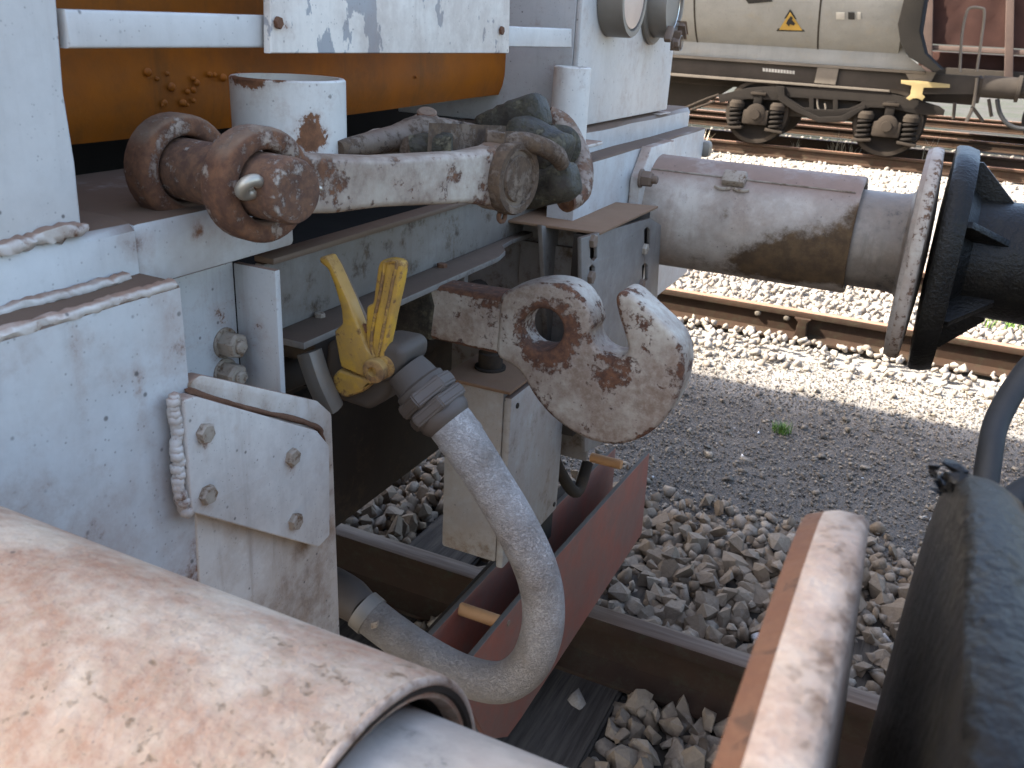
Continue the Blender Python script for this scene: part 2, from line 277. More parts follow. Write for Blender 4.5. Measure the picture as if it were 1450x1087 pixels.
# ------------------------------------------------------------------ mesh helpers
ROOTLOC = {}
def parent_to(o, p):
    if p is None: return
    o.parent = p
    if p.name in ROOTLOC: o.matrix_parent_inverse = Matrix.Translation(-ROOTLOC[p.name])
def root(name, loc, label, cat, group=None, kind=None):
    o = bpy.data.objects.new(name, None); COL.objects.link(o); o.location = loc; o.empty_display_size = .1
    ROOTLOC[o.name] = Vector(loc); tagit(o, label, cat, group, kind); return o
def tagit(o, label=None, cat=None, group=None, kind=None):
    for k, v in (('label', label), ('category', cat), ('group', group), ('kind', kind)):
        if v: o[k] = v
    return o
def mkobj(name, me, mat, par=None, smooth=35, label=None):
    if mat is not None: me.materials.clear(); me.materials.append(mat)
    if smooth:
        me.shade_smooth(); me.set_sharp_from_angle(angle=math.radians(smooth))
    o = bpy.data.objects.new(name, me); COL.objects.link(o); parent_to(o, par)
    if label: o['label'] = label
    return o
def frombm(name, bm, mat, par=None, smooth=35, label=None):
    bmesh.ops.recalc_face_normals(bm, faces=bm.faces)
    me = bpy.data.meshes.new(name); bm.to_mesh(me); bm.free(); return mkobj(name, me, mat, par, smooth, label)
def box(name, lo, hi, mat, par=None, bev=.003, seg=2, rough_=0., label=None):
    bm = bmesh.new(); bmesh.ops.create_cube(bm, size=1)
    for v in bm.verts:
        for i in range(3): v.co[i] = (lo[i] + hi[i]) / 2 + v.co[i] * (hi[i] - lo[i])
    if bev: bmesh.ops.bevel(bm, geom=bm.edges[:], offset=bev, segments=seg, affect='EDGES', profile=.5)
    return frombm(name, bm, mat, par, 40, label)
def obox(name, c, U, V, N, su, sv, sn, mat, par=None, bev=.003, seg=2):
    U, V, N = Vector(U).normalized(), Vector(V).normalized(), Vector(N).normalized()
    bm = bmesh.new(); bmesh.ops.create_cube(bm, size=1)
    for v in bm.verts: v.co = Vector(c) + U * v.co.x * su + V * v.co.y * sv + N * v.co.z * sn
    if bev: bmesh.ops.bevel(bm, geom=bm.edges[:], offset=bev, segments=seg, affect='EDGES', profile=.5)
    return frombm(name, bm, mat, par, 40)
def roundpoly(pts, r, n=3):
    """round the corners of a 2D polygon; r one radius or list"""
    out = []; L = len(pts)
    for i in range(L):
        a, b_, c = Vector(pts[i - 1]), Vector(pts[i]), Vector(pts[(i + 1) % L])
        rr = r[i] if isinstance(r, (list, tuple)) else r
        d1, d2 = a - b_, c - b_; k = min(rr, d1.length * .45, d2.length * .45)
        if k < 1e-5: out.append(tuple(b_)); continue
        p, q = b_ + d1.normalized() * k, b_ + d2.normalized() * k
        for j in range(n + 1):
            t = j / n; out.append(tuple((1 - t) ** 2 * p + 2 * t * (1 - t) * b_ + t * t * q))
    return out
def circ(c, r, n=24, sx=1., sy=1.): return [(c[0] + r * sx * math.cos(2 * math.pi * i / n), c[1] + r * sy * math.sin(2 * math.pi * i / n)) for i in range(n)]
def plate(name, pts, O, U, V, th, mat, par=None, bev=.002, holes=(), res=2, smooth=30, label=None, link=True):
    """flat shape in the (U,V) plane through O, thickness th centred on it"""
    O, U, V = Vector(O), Vector(U), Vector(V); N = U.cross(V).normalized()
    cu = bpy.data.curves.new(name, 'CURVE'); cu.dimensions = '2D'; cu.fill_mode = 'BOTH'
    cu.extrude = max(th / 2 - bev, 1e-5); cu.bevel_depth = bev; cu.bevel_resolution = res; cu.offset = -bev
    for loop in [pts] + list(holes):
        sp = cu.splines.new('POLY'); sp.points.add(len(loop) - 1); sp.use_cyclic_u = True
        for p, q in zip(sp.points, loop): p.co = (q[0], q[1], 0, 1)
    t = bpy.data.objects.new(name + '_tmp', cu); me = bpy.data.meshes.new_from_object(t)
    bpy.data.objects.remove(t); bpy.data.curves.remove(cu)
    me.name = name; A = Matrix((U, V, N)).transposed().to_4x4(); A.translation = O; me.transform(A)
    bm = bmesh.new(); bm.from_mesh(me); bmesh.ops.remove_doubles(bm, verts=bm.verts, dist=1e-6); bmesh.ops.recalc_face_normals(bm, faces=bm.faces); bm.to_mesh(me); bm.free()
    if not link: return me
    return mkobj(name, me, mat, par, smooth, label)
def pxplate(name, px, th, mat, par=None, bev=.002, holes=(), rnd=0., side=0., label=None, res=2, smooth=30, **pl):
    """outline given in photo pixels on a world plane x=, y= or z=; side shifts along the plane normal"""
    k = list(pl)[0]; i = 'xyz'.index(k); a, b_ = [(1, 2), (0, 2), (0, 1)][i]
    f = lambda L: [(W(*q, **pl)[a], W(*q, **pl)[b_]) for q in L]
    O = Vector((0, 0, 0)); O[i] = pl[k] + side; U = Vector((0, 0, 0)); U[a] = 1; V = Vector((0, 0, 0)); V[b_] = 1
    P = f(px); P = roundpoly(P, rnd) if rnd else P
    return plate(name, P, O, U, V, th, mat, par, bev, [f(h) for h in holes], res, smooth, label)
def basis(d):
    d = Vector(d).normalized(); u = Vector((0, 0, 1)) if abs(d.z) < .9 else Vector((1, 0, 0))
    u = (u - d * u.dot(d)).normalized(); return d, u, d.cross(u)
def lathe(name, prof, O, axis, mat, par=None, n=48, cap=True, smooth=35, label=None, wob=0.):
    d, u, v = basis(axis); O = Vector(O); bm = bmesh.new(); rings = []
    for (a, r) in prof:
        rings.append([bm.verts.new(O + d * a + (u * math.cos(2 * math.pi * i / n) + v * math.sin(2 * math.pi * i / n)) * r * (1 + wob * math.sin(5 * i + a * 90))) for i in range(n)])
    for A, B in zip(rings, rings[1:]):
        for i in range(n): bm.faces.new((A[i], A[(i + 1) % n], B[(i + 1) % n], B[i]))
    if cap: bm.faces.new(rings[0]); bm.faces.new(rings[-1][::-1])
    return frombm(name, bm, mat, par, smooth, label)
def spline(pts, k=8):
    P = [Vector(p) for p in pts]; out = []
    for i in range(len(P) - 1):
        a, b_, c, d = P[max(i - 1, 0)], P[i], P[i + 1], P[min(i + 2, len(P) - 1)]
        for j in range(k):
            t = j / k; out.append(.5 * ((2 * b_) + (c - a) * t + (2 * a - 5 * b_ + 4 * c - d) * t * t + (3 * b_ - a - 3 * c + d) * t ** 3))
    return out + [P[-1]]
def tube(name, pts, rad, mat, par=None, n=16, sm=8, sq=2., asp=1., smooth=40, label=None, wob=0., seedv=0, join=None, ends=True):
    """swept round (sq=2) or squarish (sq>2) bar; rad a number or a list along the control points"""
    P = spline(pts, sm) if sm else [Vector(p) for p in pts]
    R = [rad] * len(P) if not isinstance(rad, (list, tuple)) else list(np.interp(np.linspace(0, len(rad) - 1, len(P)), range(len(rad)), rad))
    bm = join or bmesh.new(); rings = []; rn = random.Random(seedv); u = None
    for i, p in enumerate(P):
        d = (P[min(i + 1, len(P) - 1)] - P[max(i - 1, 0)]).normalized()
        if u is None: _, u, _ = basis(d)
        u = (u - d * u.dot(d)).normalized(); v = d.cross(u); ring = []
        for k in range(n):
            a = 2 * math.pi * k / n; c, s_ = math.cos(a), math.sin(a)
            q = (abs(c) ** sq + abs(s_) ** sq) ** (-1 / sq); r = R[i] * q * (1 + wob * rn.uniform(-1, 1))
            ring.append(bm.verts.new(p + u * c * r * asp + v * s_ * r))
        rings.append(ring)
    for A, B in zip(rings, rings[1:]):
        for i in range(n): bm.faces.new((A[i], A[(i + 1) % n], B[(i + 1) % n], B[i]))
    if ends:
        for ring, s_ in ((rings[0], 1), (rings[-1], -1)):
            bm.faces.new(ring[::s_])
    if join is not None: return None
    return frombm(name, bm, mat, par, smooth, label)
def capsule(name, a, b_, r, mat, par=None, n=14, sq=3.2, asp=1., taper=1., wob=.02, seedv=0):
    """bar with rounded-over ends"""
    a, b_ = Vector(a), Vector(b_); pts = []; rad = []
    rr = random.Random(seedv + 50)
    for t in (0, .03, .08, .15, .24, .33, .42, .5, .58, .67, .76, .85, .92, .97, 1):
        e = min(t, 1 - t); k = 1 if e > .2 else .6 + .4 * math.sqrt(max(0, 1 - (1 - e / .2) ** 2))
        pts.append(a.lerp(b_, t)); rad.append(r * k * (1 + (taper - 1) * t) * (1 + rr.uniform(-.035, .035)))
    return tube(name, pts, rad, mat, par, n, 0, sq, asp, 50, None, wob, seedv)
def hexbolt(name, c, nrm, af, h, mat, par=None, washer=True, rot=.3, end=0.):
    d, u, v = basis(nrm); c = Vector(c); bm = bmesh.new()
    def ringv(a, r, n, ph): return [bm.verts.new(c + d * a + (u * math.cos(ph + 2 * math.pi * i / n) + v * math.sin(ph + 2 * math.pi * i / n)) * r) for i in range(n)]
    def stack(L):
        for A, B in zip(L, L[1:]):
            n = len(A)
            for i in range(n): bm.faces.new((A[i], A[(i + 1) % n], B[(i + 1) % n], B[i]))
        bm.faces.new(L[0]); bm.faces.new(L[-1][::-1])
    R = af / math.sqrt(3)
    if washer: stack([ringv(-.002, R * 1.18, 20, 0), ringv(.0022, R * 1.18, 20, 0), ringv(.003, R * 1.1, 20, 0)]); b0 = .0032
    else: b0 = -.002
    stack([ringv(b0, R, 6, rot), ringv(b0 + h * .82, R, 6, rot), ringv(b0 + h, R * .86, 6, rot)])
    if end: stack([ringv(b0 + h * .9, af * .3, 14, 0), ringv(b0 + h + end, af * .3, 14, 0), ringv(b0 + h + end + .002, af * .22, 14, 0)])
    return frombm(name, bm, mat, par, 25)
def Xv(*a): return Vector(a)
EX, EY, EZ = Vector((1, 0, 0)), Vector((0, 1, 0)), Vector((0, 0, 1))

# ================================================================== THE GROUND AND THE TRACKS
bm = bmesh.new(); bmesh.ops.create_grid(bm, x_segments=2, y_segments=2, size=600)
g = frombm('ground', bm, m_ground, None, 0); g.location.z = -.20; tagit(g, kind='structure')
# rails
def rail_mesh(x0, x1):
    prof = [(-.07, -.172), (.07, -.172), (.07, -.160), (.03, -.150), (.009, -.135), (.009, -.045), (.034, -.036), (.036, -.012), (.030, -.003), (.018, 0),
            (-.018, 0), (-.030, -.003), (-.036, -.012), (-.034, -.036), (-.009, -.045), (-.009, -.135), (-.03, -.150), (-.07, -.160)]
    bm = bmesh.new(); n = len(prof); xs = np.linspace(x0, x1, 9)
    R = [[bm.verts.new((x, p[0], p[1])) for p in prof] for x in xs]
    for A, B in zip(R, R[1:]):
        for i in range(n):
            f = bm.faces.new((A[i], A[(i + 1) % n], B[(i + 1) % n], B[i])); f.material_index = 1 if i in (8, 9, 10) else 0
    bm.faces.new(R[0]); bm.faces.new(R[-1])
    bmesh.ops.recalc_face_normals(bm, faces=bm.faces); me = bpy.data.meshes.new('rail'); bm.to_mesh(me); bm.free()
    me.shade_smooth(); me.set_sharp_from_angle(angle=math.radians(40)); return me
rm = rail_mesh(-40, 60); rm.materials.append(m_railside); rm.materials.append(m_railtop)
rm2 = rm.copy(); rm2.materials[1] = m_railtop2
def rail(y, me, label, dz=0.):
    o = bpy.data.objects.new('rail', me); COL.objects.link(o); o.location = (0, y, dz); return tagit(o, label, 'rail', 'rails of the yard tracks')
rail(-.7535, rm, 'steel rail hidden beneath the open buffer sleeve with the greased plunger')
rail(.7535, rm, 'steel rail with a worn rusty head passing under the red plates and brake hose')
rail(4.06, rm2, 'rusty brown rail in sunlit ballast, the closer one of the empty track')
rj = [o for o in COL.objects if o.name.startswith('rail') and abs(o.location.y - 4.06) < .01][0]
for u, v in ((1073, 443), (1114, 450)):
    p = W(u, v, y=4.035); o = lathe('joint_bolt', [(-.02, .018), (.012, .018), (.020, .010), (.021, .0001)], (p.x, 4.045, p.z), -EY, m_sole_l, None, 16, False); o.parent = rj; o.matrix_parent_inverse = rj.matrix_basis.inverted()
p = W(1137, 450, y=4.02)
o = plate('rail_clamp', [(-.035, -.165), (.04, -.165), (.03, -.06), (.045, -.035), (-.045, -.035), (-.02, -.06)], (p.x, 4.02, 0), EX, EZ, .05, m_railside, None, .006); o.parent = rj; o.matrix_parent_inverse = rj.matrix_basis.inverted()
rail(5.57, rm2, 'rusty brown rail of the empty track, hidden behind the far buffer')
rail(12.93, rm2, 'rail carrying the visible wheels of the grey tank wagon', -.01)
rail(14.44, rm2, 'rail behind the bogie of the grey tank wagon', -.01)
rail(16.9, rm2, 'rail under the brown gondola wagon, the one facing the tank wagon', 0)
rail(18.4, rm2, 'rail under the brown gondola wagon, the one away from the tank wagon', 0)
rail(21.5, rm2, 'rail of the last empty track, the one closer to the gondola wagon'); rail(23.0, rm2, 'rail of the last empty track, the one away from the gondola wagon')
# sleepers
def sleeper_mesh(seed):
    bm = bmesh.new(); bmesh.ops.create_cube(bm, size=1)
    for v in bm.verts: v.co = Vector((v.co.x * .25, v.co.y * 2.5, v.co.z * .14))
    bmesh.ops.bevel(bm, geom=bm.edges[:], offset=.008, segments=2, affect='EDGES')
    bmesh.ops.recalc_face_normals(bm, faces=bm.faces); me = bpy.data.meshes.new('sleeper'); bm.to_mesh(me); bm.free(); me.materials.append(m_wood); return me
slm = sleeper_mesh(1)
def sleeper(x, y, label, group, rz=0.):
    o = bpy.data.objects.new('sleeper', slm); COL.objects.link(o); o.location = (x, y, -.243 - (.035 if y > 4 else 0)); o.rotation_euler.z = rz; return tagit(o, label, 'sleeper', group)
SLX = [.005 + .62 * k for k in range(-5, 5)]
LAB = {2: 'dark wooden sleeper deep under the locomotive, past the cracked one', 3: 'dark wooden sleeper under the locomotive behind the cracked sleeper', 4: 'cracked grey wooden sleeper beside the white box, past the shining rail', 5: 'dark wooden sleeper under the lower end of the red plates',
       6: 'dark wooden sleeper under the gap between the two pairs of buffers'}
for k, x in enumerate(SLX):
    if k in LAB: sleeper(x, 0, LAB[k], 'sleepers under the coupled vehicles')

# stones
def stone_variants(n, seed, pts=13, flat=.72):
    r = np.random.default_rng(seed); out = []
    for _ in range(n):
        bm = bmesh.new(); q = r.normal(size=(pts, 3)); q /= np.linalg.norm(q, axis=1)[:, None]; q *= r.uniform(.78, 1.1, (pts, 1))
        q *= np.array([1, r.uniform(.58, .95), r.uniform(.5, flat)])
        vs = [bm.verts.new(p) for p in q]; res = bmesh.ops.convex_hull(bm, input=vs)
        bmesh.ops.delete(bm, geom=[v for v in bm.verts if not v.link_faces], context='VERTS')
        bmesh.ops.triangulate(bm, faces=bm.faces); bmesh.ops.recalc_face_normals(bm, faces=bm.faces); bm.verts.index_update()
        out.append((np.array([v.co for v in bm.verts]), np.array([[v.index for v in f.verts] for f in bm.faces]))); bm.free()
    return out
def rots(n, r):
    q = r.normal(size=(n, 4)); q /= np.linalg.norm(q, axis=1)[:, None]; a, b_, c, d = q.T
    return np.stack([np.stack([1 - 2 * (c * c + d * d), 2 * (b_ * c - a * d), 2 * (b_ * d + a * c)], 1),
                     np.stack([2 * (b_ * c + a * d), 1 - 2 * (b_ * b_ + d * d), 2 * (c * d - a * b_)], 1),
                     np.stack([2 * (b_ * d - a * c), 2 * (c * d + a * b_), 1 - 2 * (b_ * b_ + c * c)], 1)], 1)
def scatter_mesh(name, var, P, size, mat, par=None, seed=3, sq=None):
    r = np.random.default_rng(seed); n = len(P); vi = r.integers(0, len(var), n); RR = rots(n, r); V = []; F = []; off = 0
    for k, (vv, ff) in enumerate(var):
        idx = np.where(vi == k)[0]
        if not len(idx): continue
        X = np.einsum('nij,vj->nvi', RR[idx], vv) * size[idx][:, None, None]
        if sq: X[:, :, 2] *= sq
        X += P[idx][:, None, :]
        V.append(X.reshape(-1, 3)); F.append((ff[None] + (off + np.arange(len(idx)) * len(vv))[:, None, None]).reshape(-1, 3)); off += len(idx) * len(vv)
    V = np.concatenate(V); F = np.concatenate(F); me = bpy.data.meshes.new(name)
    me.vertices.add(len(V)); me.vertices.foreach_set('co', V.astype(np.float32).ravel())
    me.loops.add(len(F) * 3); me.loops.foreach_set('vertex_index', F.astype(np.int32).ravel())
    me.polygons.add(len(F)); me.polygons.foreach_set('loop_start', np.arange(0, len(F) * 3, 3, dtype=np.int32))
    me.update(); me.validate(); me.materials.append(mat)
    o = bpy.data.objects.new(name, me); COL.objects.link(o); parent_to(o, par); return o
def jgrid(x0, x1, y0, y1, cell, r, jit=.45):
    gx, gy = np.meshgrid(np.arange(x0, x1, cell), np.arange(y0, y1, cell)); P = np.stack([gx.ravel(), gy.ravel()], 1)
    return P + r.uniform(-jit, jit, P.shape) * cell
VAR = stone_variants(16, 5, 15, .95); CHIP = stone_variants(8, 9, 7, .8)
bm = bmesh.new(); bmesh.ops.create_grid(bm, x_segments=60, y_segments=40, size=1)
for v in bm.verts:
    v.co = Vector((v.co.x * 14 + 2, v.co.y * 1.85, -.196 + random.uniform(-.006, .006) - .05 * max(0, abs(v.co.y) * 1.85 - 1.55)))
ballast = frombm('ballast', bm, m_bed, None, 60); tagit(ballast, kind='structure')
pts = []; siz = []
for layer, zc in ((0, -.200), (1, -.180), (2, -.160)):
    Q = jgrid(-3.2, 2.4, -.62, 1.98, .050 if layer == 0 else .050 if layer == 1 else .080, rng)
    edge = 1.80 + .12 * np.sin(Q[:, 0] * 3.1) + rng.uniform(-.12, .12, len(Q))
    keep = Q[:, 1] < edge
    for ry in (-.7535, .7535): keep &= ~(np.abs(Q[:, 1] - ry) < (.06))
    onsl = np.zeros(len(Q), bool)
    for sx in SLX: onsl |= (np.abs(Q[:, 0] - sx) < .135)
    onsl &= (np.abs(Q[:, 1]) < .72) | (Q[:, 0] < -.4) & (np.abs(Q[:, 1]) < 1.27)
    keep &= ~(onsl & (rng.uniform(size=len(Q)) < (.97 if layer == 1 else 1.0)))
    Q = Q[keep]; z = zc + rng.uniform(-.012, .012, len(Q)) - .05 * np.clip(np.abs(Q[:, 1]) - 1.5, 0, 1)
    s = rng.uniform(.022, .054, len(Q)) * (1 - .35 * np.clip((Q[:, 1] - 1.55) / .4, 0, 1))
    pts.append(np.column_stack([Q, z])); siz.append(s)
pts = np.concatenate(pts); siz = np.concatenate(siz)
# the ones that show largest in the photograph become objects of their own
scr = np.array([PX(p) for p in pts]); u_, v_, d_ = scr.T
vis = ((u_ > 800) & (u_ < 1120) & (v_ > 640) & (v_ < 1100)) | ((u_ > 1195) & (u_ < 1300) & (v_ > 760) & (v_ < 960)) | ((u_ > 490) & (u_ < 632) & (v_ > 640) & (v_ < 775))
vis &= (pts[:, 2] > -.182)
score = np.where(vis, siz / d_, -1); pick = np.argsort(-score)[:300]; rest = np.setdiff1d(np.arange(len(pts)), pick)
vmesh = []
for vv, ff in VAR:
    me = bpy.data.meshes.new('stone'); me.from_pydata(vv.tolist(), [], ff.tolist()); me.materials.append(m_stone); vmesh.append(me)
for i in pick:
    o = bpy.data.objects.new('stone', vmesh[int(rng.integers(len(vmesh)))]); COL.objects.link(o); o.parent = ballast
    o.location = pts[i]; o.scale = (siz[i],) * 3; o.rotation_euler = tuple(rng.uniform(0, 6.28, 3))
o = scatter_mesh('ballast_stones', VAR, pts[rest], siz[rest], m_stone, ballast, 4); o['kind'] = 'stuff'
# gravel path chips (grey, fine)
Q = jgrid(-2.0, 2.4, 1.55, 3.75, .0175, rng); s = .0045 + .0105 * rng.uniform(size=len(Q)) ** 1.7; s *= 1 + 1.2 * (rng.uniform(size=len(Q)) > .975); kp = rng.uniform(size=len(Q)) < .85
P3 = np.column_stack([Q, -.198 + s * .35])[kp]
o = scatter_mesh('path_gravel', CHIP, P3, s[kp], m_chip, None, 6, .7); tagit(o, 'fine grey gravel of the walkway between the tracks', 'gravel', None, 'stuff')
# pale ballast of the empty track
Q = jgrid(-3.0, 3.6, 3.3, 7.2, .05, rng); e0 = 3.62 + .2 * np.sin(Q[:, 0] * 2.3) + rng.uniform(-.25, .25, len(Q)); kp = Q[:, 1] > e0
for ry in (4.06, 5.57): kp &= ~(np.abs(Q[:, 1] - ry) < .06)
Q = Q[kp]; s = rng.uniform(.018, .038, len(Q)); hb = .05 * np.clip((Q[:, 1] - 3.5) / .5, 0, 1) * np.clip((6.6 - Q[:, 1]) / .5, 0, 1)
P3 = np.column_stack([Q, -.205 + hb + rng.uniform(0, .02, len(Q))])
o = scatter_mesh('pale_ballast', VAR, P3, s, m_lstone, None, 8); tagit(o, 'sunlit pale ballast stones around the empty rusty track', 'ballast', None, 'stuff')
Q = jgrid(-7, 6.5, 7.0, 16.5, .13, rng); s = rng.uniform(.02, .055, len(Q)); P3 = np.column_stack([Q, np.full(len(Q), -.195)])
o = scatter_mesh('gravel_field', VAR, P3, s, m_lstone, None, 9); tagit(o, 'pale gravel spread out in front of the tank wagon', 'gravel', None, 'stuff')
# grass tuft on the path, weeds, dry stalks
def tuft(name, c, n, hgt, spread, mat, wid, label, cat, group=None):
    bm = bmesh.new(); r = random.Random(int(c[0] * 1000) + n)
    for _ in range(n):
        a = r.uniform(0, 6.28); d = r.uniform(0, spread); p = Vector((c[0] + math.cos(a) * d, c[1] + math.sin(a) * d * .8, c[2])); h = hgt * r.uniform(.5, 1.1)
        b_ = r.uniform(0, 6.28); lean = Vector((math.cos(b_), math.sin(b_), 0)) * h * r.uniform(.2, .8); t = Vector((-math.sin(b_), math.cos(b_), 0)) * wid
        L = [p, p + lean * .3 + EZ * h * .6, p + lean + EZ * h]
        v = [bm.verts.new(q) for q in (L[0] - t, L[0] + t, L[1] + t * .8, L[1] - t * .8, L[2])]
        bm.faces.new((v[0], v[1], v[2], v[3])); bm.faces.new((v[3], v[2], v[4]))
    me = bpy.data.meshes.new(name); bm.to_mesh(me); bm.free(); o = mkobj(name, me, mat, None, 0); return tagit(o, label, cat, group)
gp = W(1106, 612, z=-.195); tuft('grass_tuft', gp, 150, .05, .045, m_grass, .0016, 'small bright green grass tuft growing alone on the grey gravel path', 'grass')
wp = W(1418, 462, z=-.16); tuft('weed_tuft', wp, 160, .09, .22, m_grass, .003, 'thin green weeds in sunlit ballast behind the black buffer', 'weeds')
for k, (u, v, h) in enumerate(((1190, 222, .45), (1205, 222, .35), (1310, 235, .5), (1000, 214, .3), (1178, 221, .3), (1122, 217, .25))):
    tuft('dry_stalk', W(u, v, z=-.19), 7, h, .12, m_straw, .006, ['tall dry straw stalks beside the bogie wheel that is under the yellow bracket', 'shorter dry straw stalks close against the bogie wheel under the yellow bracket', 'tallest dry straw stalks, between the buffer heads and the tank wagon', 'low dry straw stalks beside the end of the headstock', 'low dry straw stalks under the middle of the bogie frame', 'lowest dry straw stalks beside the bogie wheel closer to the locomotive'][k], 'weeds', 'dry stalks by the tank wagon')

# ================================================================== THE LOCOMOTIVE
loco = root('locomotive', (-4, 0, -.0), 'grey white shunting locomotive end with orange hood, rusty buffers and bolted headstock plates', 'locomotive')
# headstock, near and far halves, and the stepped beam above
def hbeam(y0, y1):
    prof = [(0, 1.207), (-.004, 1.211), (-.05, 1.211), (-.05, 1.251), (-.056, 1.259), (-.066, 1.262), (-.30, 1.262), (-.30, 1.15), (-.055, 1.15), (-.055, .80), (0, .80)]
    bm = bmesh.new(); ys = np.linspace(y0, y1, 12); R = [[bm.verts.new((p[0] + (random.uniform(-.0008, .0008)), y, p[1] + random.uniform(-.0012, .0012))) for p in prof] for y in ys]; n = len(prof)
    for A, B in zip(R, R[1:]):
        for i in range(n): bm.faces.new((A[i], A[(i + 1) % n], B[(i + 1) % n], B[i]))
    bm.faces.new(R[0]); bm.faces.new(R[-1]); return bm
frombm('headstock', hbeam(-1.363, -.582), m_head, loco, 30)
frombm('headstock', hbeam(.40, 1.363), m_head, loco, 30)
box('upper_beam', (-.30, -.581, 1.195), (-.052, -.352, 1.258), m_head, loco, .006)
# weld beads along the step
for y0, y1, seed in ((-.80, -.60, 1), (-.80, -.586, 2)):
    zz, xx = (1.2125, -.046) if seed == 1 else (1.2105, -.004)
    tube('weld_bead', [(xx + random.uniform(-.002, .002), y0 + (y1 - y0) * t, zz + random.uniform(-.001, .001)) for t in np.linspace(0, 1, 14)], .0055, m_plate, loco, 8, 3, 2, 1, 60, None, .22, seed)
# near cabinet (left) and far cabinet (right), with the recess between them
pxplate('cabinet_front', [(-400, -400), (70, -400), (82, 0), (92, 130), (108, 230), (117, 318), (60, 333), (-40, 352), (-400, 420)], .012, m_body, loco, .004, x=-.052, side=-.006)
box('cabinet_side', (-.40, -.648, 1.264), (-.064, -.636, 1.95), m_body, loco, .002)
tube('weld_bead', [W(u, v, x=-.05) for u, v in ((-30, 355), (20, 348), (50, 338), (85, 329), (122, 322))], [.004, .007, .006, .008, .004], m_plate, loco, 8, 4, 2, 1, 60, None, .3, 5)
box('cabinet_front', (-.064, .50, 1.266), (-.052, 1.142, 1.95), m_body, loco, .004)
box('cabinet_side', (-.45, .498, 1.264), (-.064, .512, 1.95), m_bracket, loco, .002)
box('cabinet_side', (-.45, 1.128, 1.266), (-.065, 1.140, 1.95), m_body, loco, .002)
box('seam_filler', (-.40, .515, 1.2625), (-.07, 1.12, 1.2675), m_black, loco, .0)
box('foot_pad', tuple(W(930, 160, x=-.056) + Xv(-.02, -.01, -.004)), tuple(W(945, 160, x=-.05) + Xv(.006, .01, .004)), m_plate, loco, .003)
# horizontal bars and the white panel
pxplate('rail_bar', [(84, 12), (376, 21), (376, 67), (90, 68)], .012, m_body, loco, .003, x=-.058)
pxplate('rail_bar', [(712, 36), (805, 40), (805, 67), (712, 66)], .014, m_body, loco, .003, x=-.058)
pn = pxplate('white_panel', [(376, -160), (378, 75), (717, 75), (721, -160)], .010, m_panel, loco, .002, x=-.044, label='white panel with flaking paint over grey')
for u, v in ((395, 32), (711, 43)): hexbolt('bolt', W(u, v, x=-.036), EX, .011, .004, m_rustback, pn, False)
# orange hood in the recess
def hood():
    bm = bmesh.new(); ny, nz = 60, 34; rows = []
    for j in range(nz + 1):
        row = []
        for i in range(ny + 1):
            y = -.80 + 1.31 * i / ny; t = j / nz
            zb = 1.300 + .006 * math.sin(y * 3) + .02 * max(0, y); z = zb + t * .62
            x = -.240 + .08 * y + .004 * math.sin(y * 9 + t * 5) - .012 * (1 - min(1, t * 14)) ** 2
            row.append(bm.verts.new((x, y, z)))
        rows.append(row)
    for A, B in zip(rows, rows[1:]):
        for i in range(ny): bm.faces.new((A[i], A[i + 1], B[i + 1], B[i]))
    return bm
hd = frombm('orange_hood', hood(), m_orange, loco, 60, 'orange hood panel with rust blisters behind the white bars')
rb = random.Random(4)
for k in range(24):
    if k < 15: u, v = rb.gauss(265, 48), rb.gauss(122, 17)
    else: u, v = rb.choice(((118, 165), (152, 168), (232, 142), (262, 148), (560, 118), (600, 112), (640, 128))) ; u += rb.gauss(0, 5); v += rb.gauss(0, 4)
    p = W(u, v, x=-.262); p = W(u, v, x=-.2385 + .08 * p.y); r = rb.uniform(.002, .0052)
    if p.z < 1.33: continue
    lathe('rust_blister', [(-.002, r * 1.15), (r * .2, r * .9), (r * .36, r * .5), (r * .42, r * .12)], p, EX, m_orange, hd, 10, True, 60)
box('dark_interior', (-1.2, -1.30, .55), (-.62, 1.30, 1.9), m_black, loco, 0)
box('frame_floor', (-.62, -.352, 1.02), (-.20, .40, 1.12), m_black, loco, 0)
# main body above and behind, out of the photograph but shading it
box('cab_wall', (-9, -1.5, 1.952), (-.36, 1.5, 3.60), m_body, loco, .03)
box('roof', (-9.05, -1.5, 3.602), (-.33, 1.5, 3.70), m_bracket, loco, .01)
box('side_frame', (-9, -1.36, .75), (-1.21, 1.36, 1.948), m_soot, loco, .02)
for x in (-2.2, -4.6, -7.0):
    for s_ in (-.7535, .7535):
        wh = lathe('wheel', [(-.065, .0), (-.065, .42), (-.055, .46), (.04, .455), (.065, .485), (.07, .30), (.03, .2), (.05, .1), (.05, 0)], (x, s_ , .458), EY * (-1 if s_ > 0 else 1), m_soot, loco, 40, False)
# sockets
def socket(c, r, z0, z1, name, base):
    p = lathe(name, [(0, r), (z1 - z0 - .002, r), (z1 - z0, r - .002), (z1 - z0, r - .007), (z1 - z0 - .05, r - .008), (z1 - z0 - .05, .0001)], (c[0], c[1], z0), EZ, m_pipe, loco, 40, False, 40)
    if base: box('base_plate', (c[0] - .05, c[1] - .05, z0 - .006), (c[0] + .055, c[1] + .05, z0 + .002), m_plate, p, .003)
    return p
q = W(408, 112, y=-.3); socket((q.x, -.30), .0655, 1.255, 1.376, 'stake_socket', False)
q = W(811, 94, y=.46); socket((q.x, .46), .035, 1.245, q.z, 'stake_socket', True)
